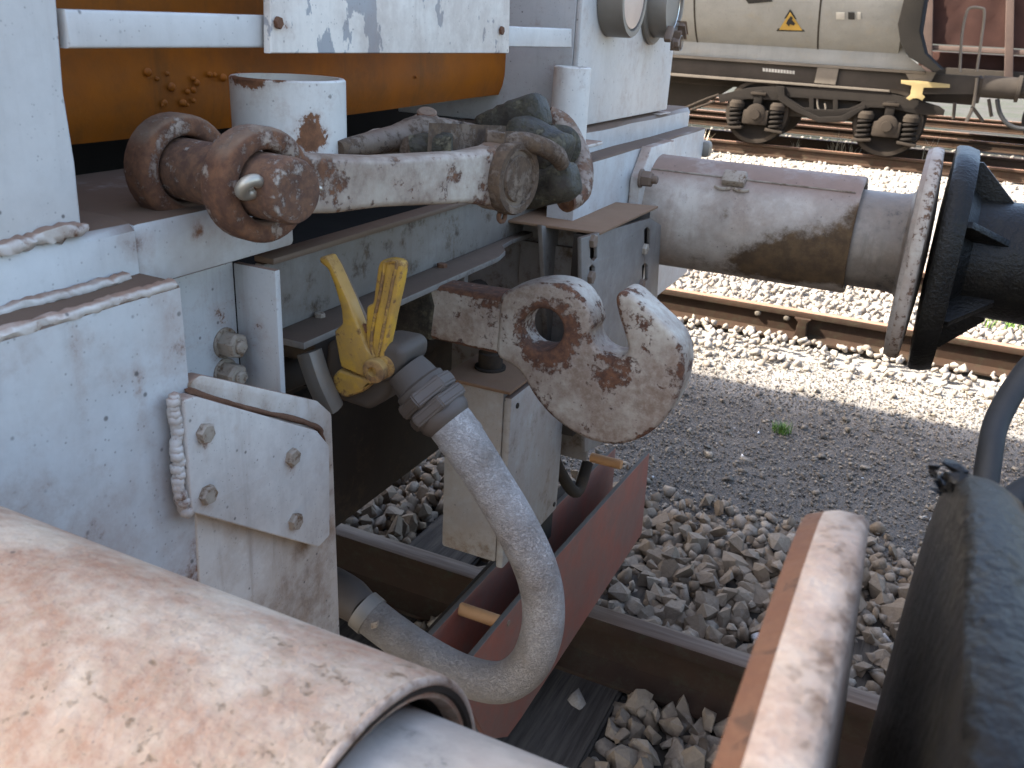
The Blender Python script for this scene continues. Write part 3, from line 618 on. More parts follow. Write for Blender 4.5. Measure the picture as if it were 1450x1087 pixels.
# far side wall weld and marker lamps
def lamp(px, r, name, kind):
    c = W(*px, x=-.05); o = lathe(name, [(0, r), (.045, r), (.05, r * .97), (.05, r * .84), (.043, r * .82), (.043, .0001)], c, EX, m_steelgrey, loco, 44, False)
    if kind == 'marker':
        lathe('lens', [(.040, r * .8), (.048, r * .78), (.054, r * .5), (.056, .0001)], c, EX, m_glass, o, 36, False)
    else:
        lathe('flange', [(0, r * 1.22), (.006, r * 1.22), (.009, r * 1.18), (.009, r * .9)], c, EX, m_steelgrey, o, 44, False)
        lathe('reflector', [(.044, r * .82), (.030, r * .6), (.022, r * .3), (.02, .0001)], c, EX, m_mirror, o, 36, False)
        for k, a in enumerate((-2.2, -1.35, -.75)):
            p = c + EX * .05 + EY * r * math.cos(a) + EZ * r * math.sin(a); rd = (EY * math.cos(a) + EZ * math.sin(a))
            obox('clip', p + EX * .006 + rd * .006, rd, EX, rd.cross(EX), .035, .016, .014, m_brownsteel, o, .003)
        p = c + EX * .055 - EZ * r * 1.12 + EY * .0; hexbolt('wing_nut', p, EX, .016, .01, m_brownsteel, o)
        cc = p + EX * .012 + EY * .02; tube('pull_ring', [cc + EY * math.cos(t) * .016 + EZ * math.sin(t) * .016 for t in np.linspace(0, 6.28, 17)], .0011, m_steelgrey, o, 6, 2, ends=False)
    return o
lamp((866, -8), .078, 'marker_lamp', 'marker'); lamp((926, 4), .072, 'headlight', 'head')

# channel beam behind the coupling
ch = box('channel_beam', (-.115, -.352, 1.075), (-.100, .46, 1.165), m_grime_shade, loco, .003)
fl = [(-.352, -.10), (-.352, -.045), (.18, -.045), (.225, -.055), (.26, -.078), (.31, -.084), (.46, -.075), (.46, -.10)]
plate('lower_flange', [(b_, a) for a, b_ in fl], (0, 0, 1.072), EX, EY, .010, m_grime_shade, ch, .002)
box('upper_flange', (-.115, -.352, 1.166), (-.085, .46, 1.174), m_brownsteel, ch, .002)
for u, v in ((412, 452), (453, 447)): hexbolt('bolt', W(u, v, z=1.078), EZ, .013, .006, m_bolt, ch, False)
hexbolt('bolt', W(626, 377, z=1.078), EZ, .015, .007, m_rustback, ch, False)
# L-angle with two bolts
ya, yl = W(258, 385, x=-.08).y - .02, W(330, 370, x=-.08).y; xl = W(390, 378, y=yl).x
la = box('angle_bracket', (-.09, ya, .86), (-.080, yl, W(330, 370, x=-.08).z), m_bracket, loco, .002)
box('angle_leg', (-.0795, yl - .001, .86), (xl, yl + .008, W(330, 370, x=-.08).z - .001), m_bracket, la, .002)
for v in (485, 528): hexbolt('bolt', W(318, v, x=-.08), (1, -.05, 0), .026, .020, m_bolt, la, True, .2, .003)
# bolted plates welded to the headstock end
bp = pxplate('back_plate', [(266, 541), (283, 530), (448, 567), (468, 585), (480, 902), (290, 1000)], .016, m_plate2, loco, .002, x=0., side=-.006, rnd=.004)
fp = pxplate('front_plate', [(250, 563), (268, 558), (440, 607), (458, 629), (459, 755), (443, 772), (262, 722)], .018, m_plate, loco, .002, x=.012, side=0, rnd=.003)
tube('rust_shade_seam', [W(u, v, x=.004) for u, v in ((266, 552), (350, 578), (438, 600), (456, 622), (461, 690), (462, 757))], .0034, m_rustback, fp, 8, 6, 2, 1, 60, None, .35, 9)  # brown strip for rust plus the contact shadow along the plate edge
for u, v, r in ((287, 612, .2), (411, 646, .7), (291, 699, .45), (415, 737, .1)): hexbolt('bolt', W(u, v, x=.020), EX, .018, .010, m_bolt, fp, False, r)
wl = [W(u, v, x=.012) for u, v in ((247, 562), (246, 585), (251, 610), (248, 636), (254, 662), (252, 690), (259, 718), (268, 724))]
bm = bmesh.new(); rb = random.Random(3); sp = spline(wl, 6)
tube('w', wl, .005, None, None, 8, 6, 2, 1.2, wob=.15, seedv=2, join=bm)
for i in range(0, len(sp), 2): bmesh.ops.create_icosphere(bm, subdivisions=1, radius=rb.uniform(.0055, .0085), matrix=Matrix.Translation(sp[i] + Vector((rb.uniform(-.001, .002), rb.uniform(-.002, .002), 0))))
frombm('weld_bead', bm, m_plate, fp, 60)
# dusty shelf and slotted bracket beside the far buffer
pxplate('dust_shelf', [(690, 309), (760, 277), (932, 293), (850, 331)], .005, m_shelf, loco, .001, z=1.106)
hb = [(820, 336), (918, 308), (934, 318), (926, 470), (905, 600), (826, 640), (822, 480)]
def slot(u, v, h, w_): return [(u - w_, v - h), (u, v - h - w_), (u + w_, v - h), (u + w_, v + h), (u, v + h + w_), (u - w_, v + h)]
br = pxplate('slotted_bracket', hb, .008, m_grime_shade, loco, .002, holes=[slot(914, 337, 12, 4), slot(911, 385, 9, 4), slot(838, 352, 12, 5), slot(836, 384, 6, 4)], x=.074, rnd=.004)
pxplate('side_web', [(764, 318), (828, 330), (830, 640), (772, 480)], .01, m_grime_shade, loco, .002, x=-.03)
box('bracket_backing', (.03, .33, .70), (.062, .70, 1.10), m_soot, loco, .002)
for u, v, mm in ((912, 352, m_bolt), (907, 402, m_brownsteel), (838, 341, m_brownsteel), (835, 392, m_brownsteel)): hexbolt('bolt', W(u, v, x=.078), EX, .022, .010, mm, br, False)
box('side_web', (-.25, .395, .62), (.072, .405, 1.10), m_grime_shade, loco, .002)
box('side_web', (-.12, .16, .95), (-.10, .175, 1.065), m_grime_shade, loco, .002)
box('gusset', (-.10, .385, .95), (.06, .396, 1.06), m_grime_shade, loco, .002)
# electrical box
bx = box('junction_box', (-.092, .085, .535), (.022, .335, .872), m_boxpaint, loco, .006)
box('box_lid', (.0225, .082, .528), (.038, .338, .866), m_boxpaint, bx, .005)
box('box_cover', (-.097, .078, .8725), (.036, .342, .879), m_shelf, bx, .002)
for y, z in ((.105, .845), (.318, .845), (.318, .548), (.105, .548)): lathe('screw', [(0, .005), (.002, .005), (.003, .003), (.003, .0001)], (.038, y, z), EX, m_soot, bx, 12, False)
gl = W(693, 545, y=.16); gl = Vector((gl.x, .16, .879))
lathe('cable_gland', [(0, .028), (.004, .028), (.004, .022), (.03, .022), (.032, .018), (.055, .016), (.06, .012), (.10, .011)], gl, EZ, m_soot, bx, 20, False)
# red guard plates under the coupling
rx = .02
gd = [(916, 637), (912, 735), (788, 925), (722, 1042), (690, 1045), (664, 935), (760, 800), (860, 690)]
g1 = pxplate('guard_plate', [(917, 640), (906, 755), (735, 1015), (715, 1042), (686, 1046), (640, 960), (668, 925), (760, 815)], .012, m_redox, loco, .002, x=rx, label='red oxide guard plate with dark worn top edge')
pa = [W(q[0], q[1], x=rx) for q in ((917, 640), (906, 755), (735, 1015), (715, 1042), (686, 1046), (640, 960), (668, 925), (760, 815))]
g2 = plate('guard_plate', [(p.y - .02, p.z + .0) for p in pa], (-.075, 0, 0), EY, EZ, .012, m_redox, loco, .002, label='second red oxide guard plate behind the first')
for u, v in ((706, 880), (880, 658)):
    p = W(u, v, x=rx - .006); lathe('spacer_tube', [(0, .0001), (0, .012)] + [(a, .0128 + .0004 * (i % 2)) for i, a in enumerate(np.linspace(.001, .084, 22))] + [(.085, .012), (.085, .0001)], (p.x, p.y, p.z), -EX, m_spacer, g1, 18, False)
    hexbolt('bolt', Vector((rx + .006, p.y + .02, p.z - .012)), EX, .012, .004, m_brownsteel, g1, False)
# arms carrying the guard plates, frame pipes, dark filler box
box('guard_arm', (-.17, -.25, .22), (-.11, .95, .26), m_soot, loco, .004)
box('dark_filler_box', (-.62, -.578, .50), (-.33, 1.2, 1.0), m_soot, loco, .006)  # large box added to darken the recess below the channel
tube('frame_pipe', [(-.16, -.36, .985), (-.15, -.1, .975), (-.14, .3, .97)], .024, m_soot, loco, 14, 4)
tube('frame_pipe', [(-.33, -.35, .80), (-.33, .3, .80), (-.33, .9, .80)], .03, m_soot, loco, 14, 4)
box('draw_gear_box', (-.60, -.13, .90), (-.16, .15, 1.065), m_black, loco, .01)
tube('suspension_chain', [(-.02, .42, .62), (-.02, .50, .52), (.0, .56, .45), (.0, .62, .50)], .014, m_soot, loco, 10, 6)
box('side_web', (-.06, .40, .32), (-.05, .55, .72), m_soot, loco, .003)

# ------------------------------------------------------------------ buffers
def superell(hw, hh, n, k=56): 
    out = []
    for i in range(k):
        a = 2 * math.pi * i / k; c, s_ = math.cos(a), math.sin(a)
        out.append((hw * math.copysign(abs(c) ** (2 / n), c), hh * math.copysign(abs(s_) ** (2 / n), s_)))
    return out
def head_mesh(name, x0, x1, sgn, mats, par, cy, cz, hw=.235, hh=.212, n=2.9, chamf=.012, dome=.012, jit=.0006, K0=56):
    """buffer head: sgn +1 face looks along +x. rings from the back centre to the front centre"""
    bm = bmesh.new(); E_ = superell(hw, hh, n, K0); K = len(E_)
    th = abs(x1 - x0); st = [(0, .45, 0), (.001, .80, 0), (.003, .972, 0), (th * .34, .992, 0), (th * .54, 1.0, 1), (th * .88, 1.0, 1), (th, .985, 1), (th + dome * .4, .75, 2), (th + dome * .8, .45, 2), (th + dome, .1, 2)]
    R = [[bm.verts.new((x0 + sgn * a, cy + p[0] * k + random.uniform(-jit, jit), cz + p[1] * k + random.uniform(-jit, jit))) for p in E_] for a, k, _ in st]
    for j, (A, B) in enumerate(zip(R, R[1:])):
        for i in range(K):
            f = bm.faces.new((A[i], A[(i + 1) % K], B[(i + 1) % K], B[i])); f.material_index = min(len(mats) - 1, st[j + 1][2])
    bm.faces.new(R[0]); bm.faces.new(R[-1]).material_index = len(mats) - 1
    bmesh.ops.recalc_face_normals(bm, faces=bm.faces); me = bpy.data.meshes.new(name); bm.to_mesh(me); bm.free()
    for m in mats: me.materials.append(m)
    return mkobj(name, me, None, par, 50)
def loco_buffer(y, zc, xe, mh, mp, mhd, lab):
    c = (0, y, zc); dx = xe - .472
    h = lathe('buffer', [(.012, .128), (.03, .126), (.20, .125), (.468 + dx, .125), (.472 + dx, .123), (.472 + dx, .113), (.468 + dx, .111), (.30, .110)], c, EX, mh, loco, 96, False, 35, lab)
    pr = .103 if y > 0 else .1075
    lathe('plunger', [(.28, pr), (.40, pr), (.55, pr), (.568, pr + .004), (.574, pr + .012), (.582, pr + .012)], (0, y, zc - .004), EX, mp, h, 80, False)
    head_mesh('head', .574, .607, 1, mhd, h, y if y > 0 else -.886, 1.045 if y > 0 else 1.036)
    o = [(-.15, -.15), (.15, -.15), (.15, .09), (.09, .15), (-.09, .15), (-.15, .09)]
    if y > 0: plate('flange', o, (.013, y, zc), EY, EZ, .024, m_plate, h, .003)
    return h
nb = loco_buffer(-.918, 1.033, .422, m_nearbuf, m_plunger, [m_rustback, m_bhead, m_bhead], 'worn pinkish white buffer with open sleeve and greased plunger')
tube('sleeve_rim', [(.422, -.918 + .1215 * math.cos(a), 1.033 + .1215 * math.sin(a)) for a in np.linspace(0, 2 * math.pi, 65)], .0028, m_bhead, nb, 8, 0, 2, 1, 60, None, .08, 7, ends=False)
lathe('sleeve_bore', [(.4245, .1195), (.424, .1165), (.410, .1095), (.28, .109)], (0, -.918, 1.033), EX, m_soot, nb, 80, False)
fb = loco_buffer(.875, 1.062, .472, m_buffer, m_plfar, [m_buffer, m_bhead2, m_bhead2], 'brown stained white buffer with grease cap, beside the slotted bracket')
box('end_plate', (-.03, 1.364, 1.13), (.02, 1.40, 1.175), m_steelgrey, loco, .012)
p = W(908, 252, x=.026); hexbolt('bolt', p, EX, .030, .022, m_brownsteel, fb, True, .2, .010)
p = W(1040, 252, y=.79); ax = Vector((p.x, .875, 1.062)); dn = (p - ax); dn.x = 0; dn.normalize(); b0 = ax + dn * .125
cp = obox('grease_cap', b0 + dn * .008, EX, dn.cross(EX), dn, .05, .034, .020, m_bolt, fb, .005)
for s_ in (-1, 1):
    tt = dn.cross(EX); tt = tt if tt.z < 0 else -tt
    tube('cap_clip', [b0 + EX * (s_ * (.003 + .034 * t)) + tt * (.021 + .007 * math.sin(math.pi * (t * .8 + .1)) ) + dn * .003 for t in np.linspace(0, 1, 7)], .0022, m_bolt, cp, 8, 2, 2, 1.6)
# seam line of the sleeve
tube('seam', [W(u, v, y=.77) + Xv(0, 0, 0) for u, v in ((945, 217), (1220, 251))][:0] or [(.02, .80, 1.165), (.20, .80, 1.1645), (.46, .80, 1.164)], .0025, m_buffer, fb, 6, 3)

# ------------------------------------------------------------------ the coupled flat wagon on the right: black buffers
fw = root('flat_wagon', (6, 0, 0), 'coupled wagon end with tar black greased buffers facing the locomotive', 'wagon')
box('headstock', (1.235, -1.3, .86), (1.31, 1.3, 1.16), m_tar, fw, .01); box('deck', (1.32, -1.35, 1.0), (12, 1.35, 1.15), m_wood, fw, .01)
box('side_sill', (1.32, -1.2, .80), (12, -1.1, .995), m_tar, fw, .01); box('side_sill', (1.32, 1.1, .80), (12, 1.2, .995), m_tar, fw, .01)
for x in (2.6, 4.4, 9., 10.8):
    for s_ in (-.7535, .7535): lathe('wheel', [(-.065, .0), (-.065, .42), (-.055, .46), (.04, .455), (.065, .485), (.07, .30), (.03, .2), (.05, .1), (.05, 0)], (x, s_, .458), EY * (-1 if s_ > 0 else 1), m_soot, fw, 40, False)
def tar_buffer(y, lab):
    h = lathe('buffer', [(.0, .125), (-.25, .125), (-.50, .118), (-.54, .12), (-.568, .15)], (1.234, y, 1.05), EX, m_tar, fw, 72, False, 35, lab)
    head_mesh('head', .668 if y < 0 else .674, .638 if y < 0 else .628, -1, [m_tar, m_tar, m_tar], h, y, 1.055 if y < 0 else 1.04, .245, .225, 2.7, dome=.006, jit=.0008, K0=110)
    for k in range(6):
        a = math.pi * k / 3 + math.pi / 6; r = EY * math.cos(a) + EZ * math.sin(a)
        plate('rib', [(.0, .10), (.0, .195), (.012, .195), (.085, .122), (.085, .10)], (.664 if y < 0 else .670, y, 1.045), EX, r, .014, m_tar, h, .002)
    return h
tb1 = tar_buffer(-.875, 'black greasy buffer with ragged grease on its rim, facing the worn near head')
tb2 = tar_buffer(.875, 'black ribbed buffer touching the stained white buffer')
# ragged grease along the near black rim
bm = bmesh.new(); rb = random.Random(8)
for k in range(16):
    t = rb.random() ** 1.2; yy = -.685 - .07 * t; zz = 1.055 + .225 * (1 - (abs(yy + .875) / .245) ** 2.7) ** (1 / 2.7)
    m_ = Matrix.Translation((.640 + rb.gauss(-.001, .003), yy, zz + rb.uniform(-.008, .003))) @ Matrix.Rotation(rb.uniform(0, 3), 4, 'Z') @ Matrix.Diagonal((rb.uniform(.6, 1.6), rb.uniform(.8, 2.4), rb.uniform(.4, 1), 1))
    bmesh.ops.create_icosphere(bm, subdivisions=1, radius=rb.uniform(.0018, .005), matrix=m_)
for v in bm.verts: v.co += Vector((rb.gauss(0, .0008), rb.gauss(0, .0012), rb.gauss(0, .0008)))
frombm('grease_clump', bm, m_tar, tb1, 60)
# its two black hoses at the edge of the picture
h1 = tube('air_hose', [W(1395, 690, y=-.38), W(1402, 640, y=-.36), W(1412, 595, y=-.33), W(1440, 545, y=-.30), W(1475, 505, y=-.28), W(1540, 470, y=-.25), W(1640, 460, y=-.22), (1.24, -.16, 1.0)], .0105, m_rubber, None, 16, 8)
tagit(h1, 'thick black rubber hose arching up behind the black buffer head', 'hose', 'black hoses of the flat wagon')
h2 = tube('air_hose', [W(1400, 730, y=-.40), W(1425, 712, y=-.38), W(1460, 690, y=-.36), W(1520, 668, y=-.34), W(1620, 680, y=-.30), (1.24, -.24, .93)], .011, m_rubber, None, 16, 8)
tagit(h2, 'lower black rubber hose leaving the black buffer head sideways', 'hose', 'black hoses of the flat wagon')

# ------------------------------------------------------------------ draw hook
hk = root('draw_hook', (.16, 0, .86), 'chipped cream drawbar hook with rusty eye hole and open throat', 'hook')
Z7 = lambda L: [(560 + a / 2.718, 260 + b_ / 2.718) for a, b_ in L]
ho = Z7([(397, 560), (392, 655), (430, 685), (475, 715), (505, 760), (540, 820), (600, 890), (680, 950), (760, 988), (845, 1002), (930, 985), (1010, 935), (1068, 860), (1103, 770), (1113, 690), (1100, 620), (1060, 562), (1010, 515), (962, 470), (918, 430), (888, 415), (862, 419), (849, 446),
          (862, 510), (884, 580), (896, 630), (884, 660), (850, 668), (802, 652), (768, 618), (752, 575), (764, 548), (755, 500), (730, 450), (690, 408), (640, 386), (580, 378), (520, 384), (455, 402), (415, 424), (402, 465)])
hc = Z7([(565, 562)])[0]; hole = [(hc[0] + 30 * math.cos(a), hc[1] + 30 * math.sin(a)) for a in np.linspace(0, 2 * math.pi, 28, endpoint=False)]
hp = [(W(*q, y=-.03).x, W(*q, y=-.03).z) for q in ho]
hp3 = spline([(a, 0, b_) for a, b_ in hp + [hp[0]]], 3)[:-1]
hl = [(W(*q, y=-.03).x, W(*q, y=-.03).z) for q in hole]
hb_ = plate('hook_body', [(p.x, p.z) for p in hp3], (0, -.005, 0), EX, EZ, .060, m_hook, hk, .008, [hl], 4, 45)
sh = [W(600, 403, y=-.03), W(708, 420, y=-.03), W(708, 502, y=-.03), W(600, 478, y=-.03)]
plate('shank', [(sh[0].x - .12, sh[0].z), (sh[0].x, sh[0].z), (sh[1].x + .01, sh[1].z), (sh[2].x + .01, sh[2].z - .002), (sh[3].x, sh[3].z), (sh[3].x - .12, sh[3].z)], (0, -.002, 0), EX, EZ, .056, m_hook, hk, .008, (), 3)
plate('shank_grease', [(sh[0].x - .13, sh[0].z + .003), (sh[0].x + .012, sh[0].z + .002), (sh[0].x + .022, sh[0].z - .03), (sh[3].x + .014, sh[3].z - .003), (sh[3].x - .13, sh[3].z - .003)], (0, -.002, 0), EX, EZ, .061, m_grease, hk, .008, (), 3)

# ------------------------------------------------------------------ screw coupling laid on the beam
cpk = root('screw_coupling', (0, -.3, 1.26), 'heavy rusty screw coupling with two eyed arms and thick pin laid across the beam', 'coupling')
O = Vector((.030, -.505, 1.294)); U = Vector((.17, .985, -.075)).normalized(); N = Vector((.985, -.17, 0)).normalized(); V = N.cross(U).normalized()
def arm(off, L, name, r0=.0535, re=.044, bend=0.):
    pts = []
    for a in np.linspace(math.radians(32), math.radians(328), 30): pts.append((r0 * math.cos(a), r0 * math.sin(a)))
    low = [(.085, -.030), (L * .4, -.027), (L * .8, -.030), (L - .03, -.036)]
    eye = [(L + re * math.cos(a), re * math.sin(a)) for a in np.linspace(-2.0, 2.0, 20)]
    top = [(L - .03, .036), (L * .8, .030), (L * .4, .025), (.085, .027)]
    P = pts + low + eye + top
    return plate(name, P, O + N * off, U, V, .036, m_coup, cpk, .0075, [circ((0, 0), .033, 28)], 4, 50)
a1 = arm(0, .385, 'link_arm'); a2 = arm(-.118, .30, 'link_arm')
pinb = lathe('link_pin', [(-.150, .0001), (-.150, .026), (-.146, .0305), (.048, .0305), (.053, .028), (.055, .022), (.053, .0001)], O, N, m_pin, cpk, 40, False, 35, 'thick rusty pin with chipped white end')
# cotter through the pin
cq = O + N * .034 - U * .031 + V * .003
tube('cotter_pin', [cq + (-U) * (.006 - .0085 * math.cos(t)) * 1 + (V * .8 + N * .6) * .0085 * math.sin(t) for t in np.linspace(.4, 5.9, 14)], [.0045] + [.0058] * 12 + [.0035], m_silver, pinb, 12, 3)
tube('cotter_leg', [cq + U * .006, cq + U * .045, cq + U * .078 - V * .004], [.004, .004, .0025], m_silver, pinb, 10, 4)
# trunnion collar at the right eye, retaining finger, drip ring
T = O + U * .385
tr = lathe('trunnion', [(-.135, .03), (-.02, .036), (.012, .0435), (.016, .046), (.030, .046), (.034, .044), (.034, .036), (.030, .034), (.030, .029), (.034, .028), (.035, .0001)], T, N, m_trun, cpk, 44, False, 35)
tube('retaining_finger', [T + N * .012 + V * .043 - U * .012, T + N * .026 + V * .046 + U * .010, T + N * .040 + V * .040 + U * .038, T + N * .044 + V * .030 + U * .066, T + N * .044 + V * .018 + U * .082], [.009, .0115, .012, .0125, .010], m_trun, tr, 14, 6)
obox('collar_lug', T + V * .047 - U * .006 + N * .004, U, V, N, .020, .014, .030, m_trun, tr, .003)
tube('drip_ring', [T - V * .050 + N * .012 + (U * math.cos(t) + V * math.sin(t)) * .007 for t in np.linspace(0, 6.28, 13)], .0032, m_pin, tr, 8, 2, ends=False)
# nut block, spindle, bolt behind the arm
nb_ = T - N * .060
obox('spindle_nut', nb_ - U * .035 + V * .014, U, V, N, .12, .056, .07, m_trun, cpk, .018, 4)
tube('cross_arm', [W(478, 212, x=-.03), W(560, 195, x=-.02), W(600, 186, x=-.01), W(680, 195, x=-.0), W(725, 200, x=.0)], [.010, .016, .020, .018, .014], m_trun, cpk, 18, 6, 2.3, wob=.03)
bq = W(604, 172, x=-.03); lathe('pivot_bolt', [(-.03, .022), (.0, .022), (.004, .018), (.006, .0135), (.014, .0135), (.016, .011), (.016, .0001)], bq, (.25, -.35, 1), m_coup, cpk, 20, False)
tube('black_bar', [W(583, 210, y=-.22), W(612, 206, y=-.21), W(640, 207, y=-.20)], .0155, m_grease, cpk, 14, 4, 2.6, wob=.05)
# folded shackle: blackened chunky pieces over the beam
Ysh = .03
def pl(u, v, y): return W(u, v, y=y)
capsule('shackle_bar', pl(680, 190, .05), pl(772, 155, .05), .0265, m_grease, cpk, 16, 3.4, 1.0, 1.12, .03, 2)
capsule('shackle_bar', pl(722, 190, .0), pl(800, 228, .0), .036, m_grease, cpk, 16, 4.0, .9, 1.02, .03, 3)
capsule('shackle_bar', pl(738, 272, -.02), pl(816, 252, -.02), .0265, m_grease, cpk, 16, 3.2, 1.0, 1.0, .03, 4)
lathe('shackle_eye', [(-.04, .0001), (-.04, .028), (.0, .032), (.02, .030), (.026, .022), (.026, .0001)], pl(790, 207, .10), (.6, -.7, .15), m_grease, cpk, 28, False, 50)
tube('shackle_bow', [pl(775, 165, .14), pl(800, 180, .15), pl(822, 225, .13), pl(822, 268, .08), pl(800, 285, .04)], .017, m_coup, cpk, 14, 6)
tube('thread_spindle', [pl(640, 215, -.10), pl(690, 205, -.05), pl(740, 222, .0), pl(790, 250, .05)], .020, m_grease, cpk, 14, 6, 2, 1, wob=.06)
capsule('shackle_bar', pl(640, 203, .05), pl(718, 192, .04), .019, m_grease, cpk, 14, 3, 1., 1., .03, 6)

# ------------------------------------------------------------------ brake hose with its yellow cock
bh = root('brake_hose', (.02, -.30, .62), 'dusty grey brake hose looping down from a yellow handled angle cock', 'hose')
yv = -.31
Z6 = lambda L: [(380 + a / 3.622, 340 + b_ / 3.622) for a, b_ in L]
vb = pxplate('valve_body', Z6([(350, 500), (440, 470), (640, 482), (745, 520), (762, 560), (740, 640), (640, 800), (560, 845), (470, 815), (370, 780), (340, 620)]), .05, m_valve, bh, .012, y=yv + .035, rnd=.006, res=4, smooth=50)
pxplate('valve_bonnet', Z6([(560, 500), (620, 484), (735, 506), (764, 540), (762, 600), (700, 690), (600, 700), (560, 640)]), .062, m_valve, vb, .010, y=yv + .02, rnd=.006, res=4, smooth=50)
tube('brake_pipe', [W(u, v, y=q) for u, v, q in ((395, 492, -.22), (430, 486, -.25), (470, 492, yv + .03))], [.02, .021, .024], m_valve, vb, 18, 5)
tube('pipe_stay', [W(438, 498, y=-.34), W(452, 540, y=-.34), W(470, 578, y=-.33)], .0135, m_steelgrey, vb, 14, 4, 4)
lev = pxplate('cock_handle', Z6([(345, 462), (386, 425), (380, 350), (345, 230), (312, 145), (270, 112), (268, 86), (308, 76), (345, 140), (420, 305), (472, 440), (515, 555), (560, 600), (596, 635), (602, 685), (572, 718), (530, 712), (378, 648), (360, 560)]), .020, m_yellow, vb, .004, y=yv - .012, rnd=.003, side=.006, label='flat yellow lever with bent tip')
pxplate('handle_web', Z6([(335, 120), (362, 96), (505, 400), (515, 500), (490, 500), (430, 340)]), .006, m_brownsteel, lev, .001, y=yv + .012)
pxplate('lower_cam', Z6([(345, 690), (378, 654), (560, 716), (500, 770), (412, 800), (352, 765)]), .016, m_yellow, lev, .004, y=yv - .004, rnd=.004)
gp_ = pxplate('grip_handle', Z6([(578, 130), (592, 98), (640, 88), (690, 98), (708, 122), (690, 230), (655, 380), (610, 615), (575, 605), (520, 562), (516, 420), (520, 330), (552, 320)]), .016, m_yellow, vb, .004, y=yv - .004, rnd=.004, label='slotted yellow grip lever')
rim = Z6([(596, 118), (656, 108), (640, 200), (600, 400), (560, 590), (528, 555), (540, 420), (575, 260)]); rim = [W(*q, y=yv - .0135) for q in rim + [rim[0]]]
tube('grip_rim', rim, .0022, m_yellow, gp_, 8, 3, ends=False)
pv = W(*Z6([(546, 668)])[0], y=yv - .02)
lathe('pivot_boss', [(0, .015), (.012, .015), (.014, .012), (.014, .006), (.006, .005), (.006, .0001)], pv + EY * .008, -EY, m_yellow, lev, 24, False)
pv2 = W(*Z6([(610, 640)])[0], y=yv - .005); lathe('pivot_boss', [(0, .014), (.012, .014), (.014, .011), (.014, .0001)], pv2 + EY * .006, -EY, m_yellow, gp_, 24, False)
sc = W(*Z6([(495, 452)])[0], y=yv - .002); hexbolt('stop_screw', sc, (.2, -1, .2), .012, .008, m_rustback, lev, False)
yh = -.30
A_ = W(575, 522, y=yh); B_ = W(650, 614, y=yh); ax = (B_ - A_).normalized(); L_ = (B_ - A_).length
def al(t): return A_.lerp(B_, t)
lathe('outlet', [(.0, .026), (L_ * .12, .0285), (L_ * .22, .0295), (L_ * .25, .0335), (L_ * .34, .0335), (L_ * .35, .031)], A_, ax, m_valve, vb, 36, False)
def hexring(name, t0, t1, r, mat, rot):
    d, u, v = basis(ax); bm = bmesh.new(); R = []
    for t, k in ((t0, .93), (t0 + .04, 1), (t1 - .04, 1), (t1, .93)):
        R.append([bm.verts.new(A_ + ax * L_ * t + (u * math.cos(rot + i * math.pi / 3) + v * math.sin(rot + i * math.pi / 3)) * r * k) for i in range(6)])
    for P_, Q_ in zip(R, R[1:]):
        for i in range(6): bm.faces.new((P_[i], P_[(i + 1) % 6], Q_[(i + 1) % 6], Q_[i]))
    bm.faces.new(R[0]); bm.faces.new(R[-1]); bmesh.ops.bevel(bm, geom=bm.edges[:], offset=.0018, segments=2, affect='EDGES'); return frombm(name, bm, mat, bh, 30)
hexring('union_nut', .30, .50, .0405, m_nut, .3); hexring('union_nut', .50, .68, .0425, m_nut, .75)
lathe('ferrule', [(L_ * .66, .034), (L_ * .74, .034), (L_ * .80, .031), (L_ * .84, .028)], A_, ax, m_nut, bh, 36, False)
hc_ = [(625, 583), (640, 602), (662, 633), (694, 683), (727, 738), (757, 800), (769, 850), (766, 900), (746, 944), (708, 966), (655, 955), (600, 926), (552, 893), (520, 868)]
ys_ = [-.30, -.30, -.30, -.295, -.29, -.285, -.28, -.285, -.29, -.30, -.305, -.305, -.30, -.295]
hs = tube('hose_body', [W(u, v, y=q) for (u, v), q in zip(hc_, ys_)], [.0275, .029, .028, .0272, .0275, .0275, .0275, .0275, .0275, .0275, .027, .0265, .0265, .027], m_hose, bh, 40, 12, 2, 1, 80)
q0, q1 = W(648, 613, y=-.30), W(656, 624, y=-.30)
tube('hose_band', [q0, q0.lerp(q1, .5), q1], [.0292, .0298, .0292], m_nut if False else m_hose, hs, 36, 0)
# printed seam band that runs along the hose
e0, e1 = W(527, 874, y=-.296), W(513, 862, y=-.295)
tube('hose_clamp', [e0, e0.lerp(e1, .5), e1], .0292, m_steelgrey, hs, 36, 0)
obox('clamp_buckle', W(531, 884, y=-.33), (1, 0, .6), (0, 0, 1), (0, -1, 0), .012, .010, .006, m_bolt, hs, .001)
tube('dummy_coupling', [W(516, 865, y=-.295), W(496, 848, y=-.285), W(470, 832, y=-.27), W(430, 815, y=-.25)], [.024, .030, .031, .026], m_valve, bh, 20, 6)

# ================================================================== THE TANK WAGON BEHIND
YW = 12.85
tk = root('tank_wagon', (-6, 13.68, 0), 'dirty pale grey tank wagon on brown bogie with yellow hazard triangle', 'wagon')
def tp(u, v, y=YW): return W(u, v, y=y)
cx, cz, rt = 13.68, 2.52, 1.42
def tankprof(z): return math.sqrt(max(0, rt * rt - (z - cz) ** 2))
ex = tp(1276, 40, 12.4).x
bm = bmesh.new(); n = 96; R = []
for x, k in ((-16, 1), (-8, 1), (ex - .25, 1), (ex, 1), (ex + .05, .9), (ex + .10, .7), (ex + .13, .4), (ex + .14, .02)):
    R.append([bm.verts.new((x, cx + rt * k * math.cos(2 * math.pi * i / n), cz + rt * k * math.sin(2 * math.pi * i / n))) for i in range(n)])
for A, B in zip(R, R[1:]):
    for i in range(n): bm.faces.new((A[i], A[(i + 1) % n], B[(i + 1) % n], B[i]))
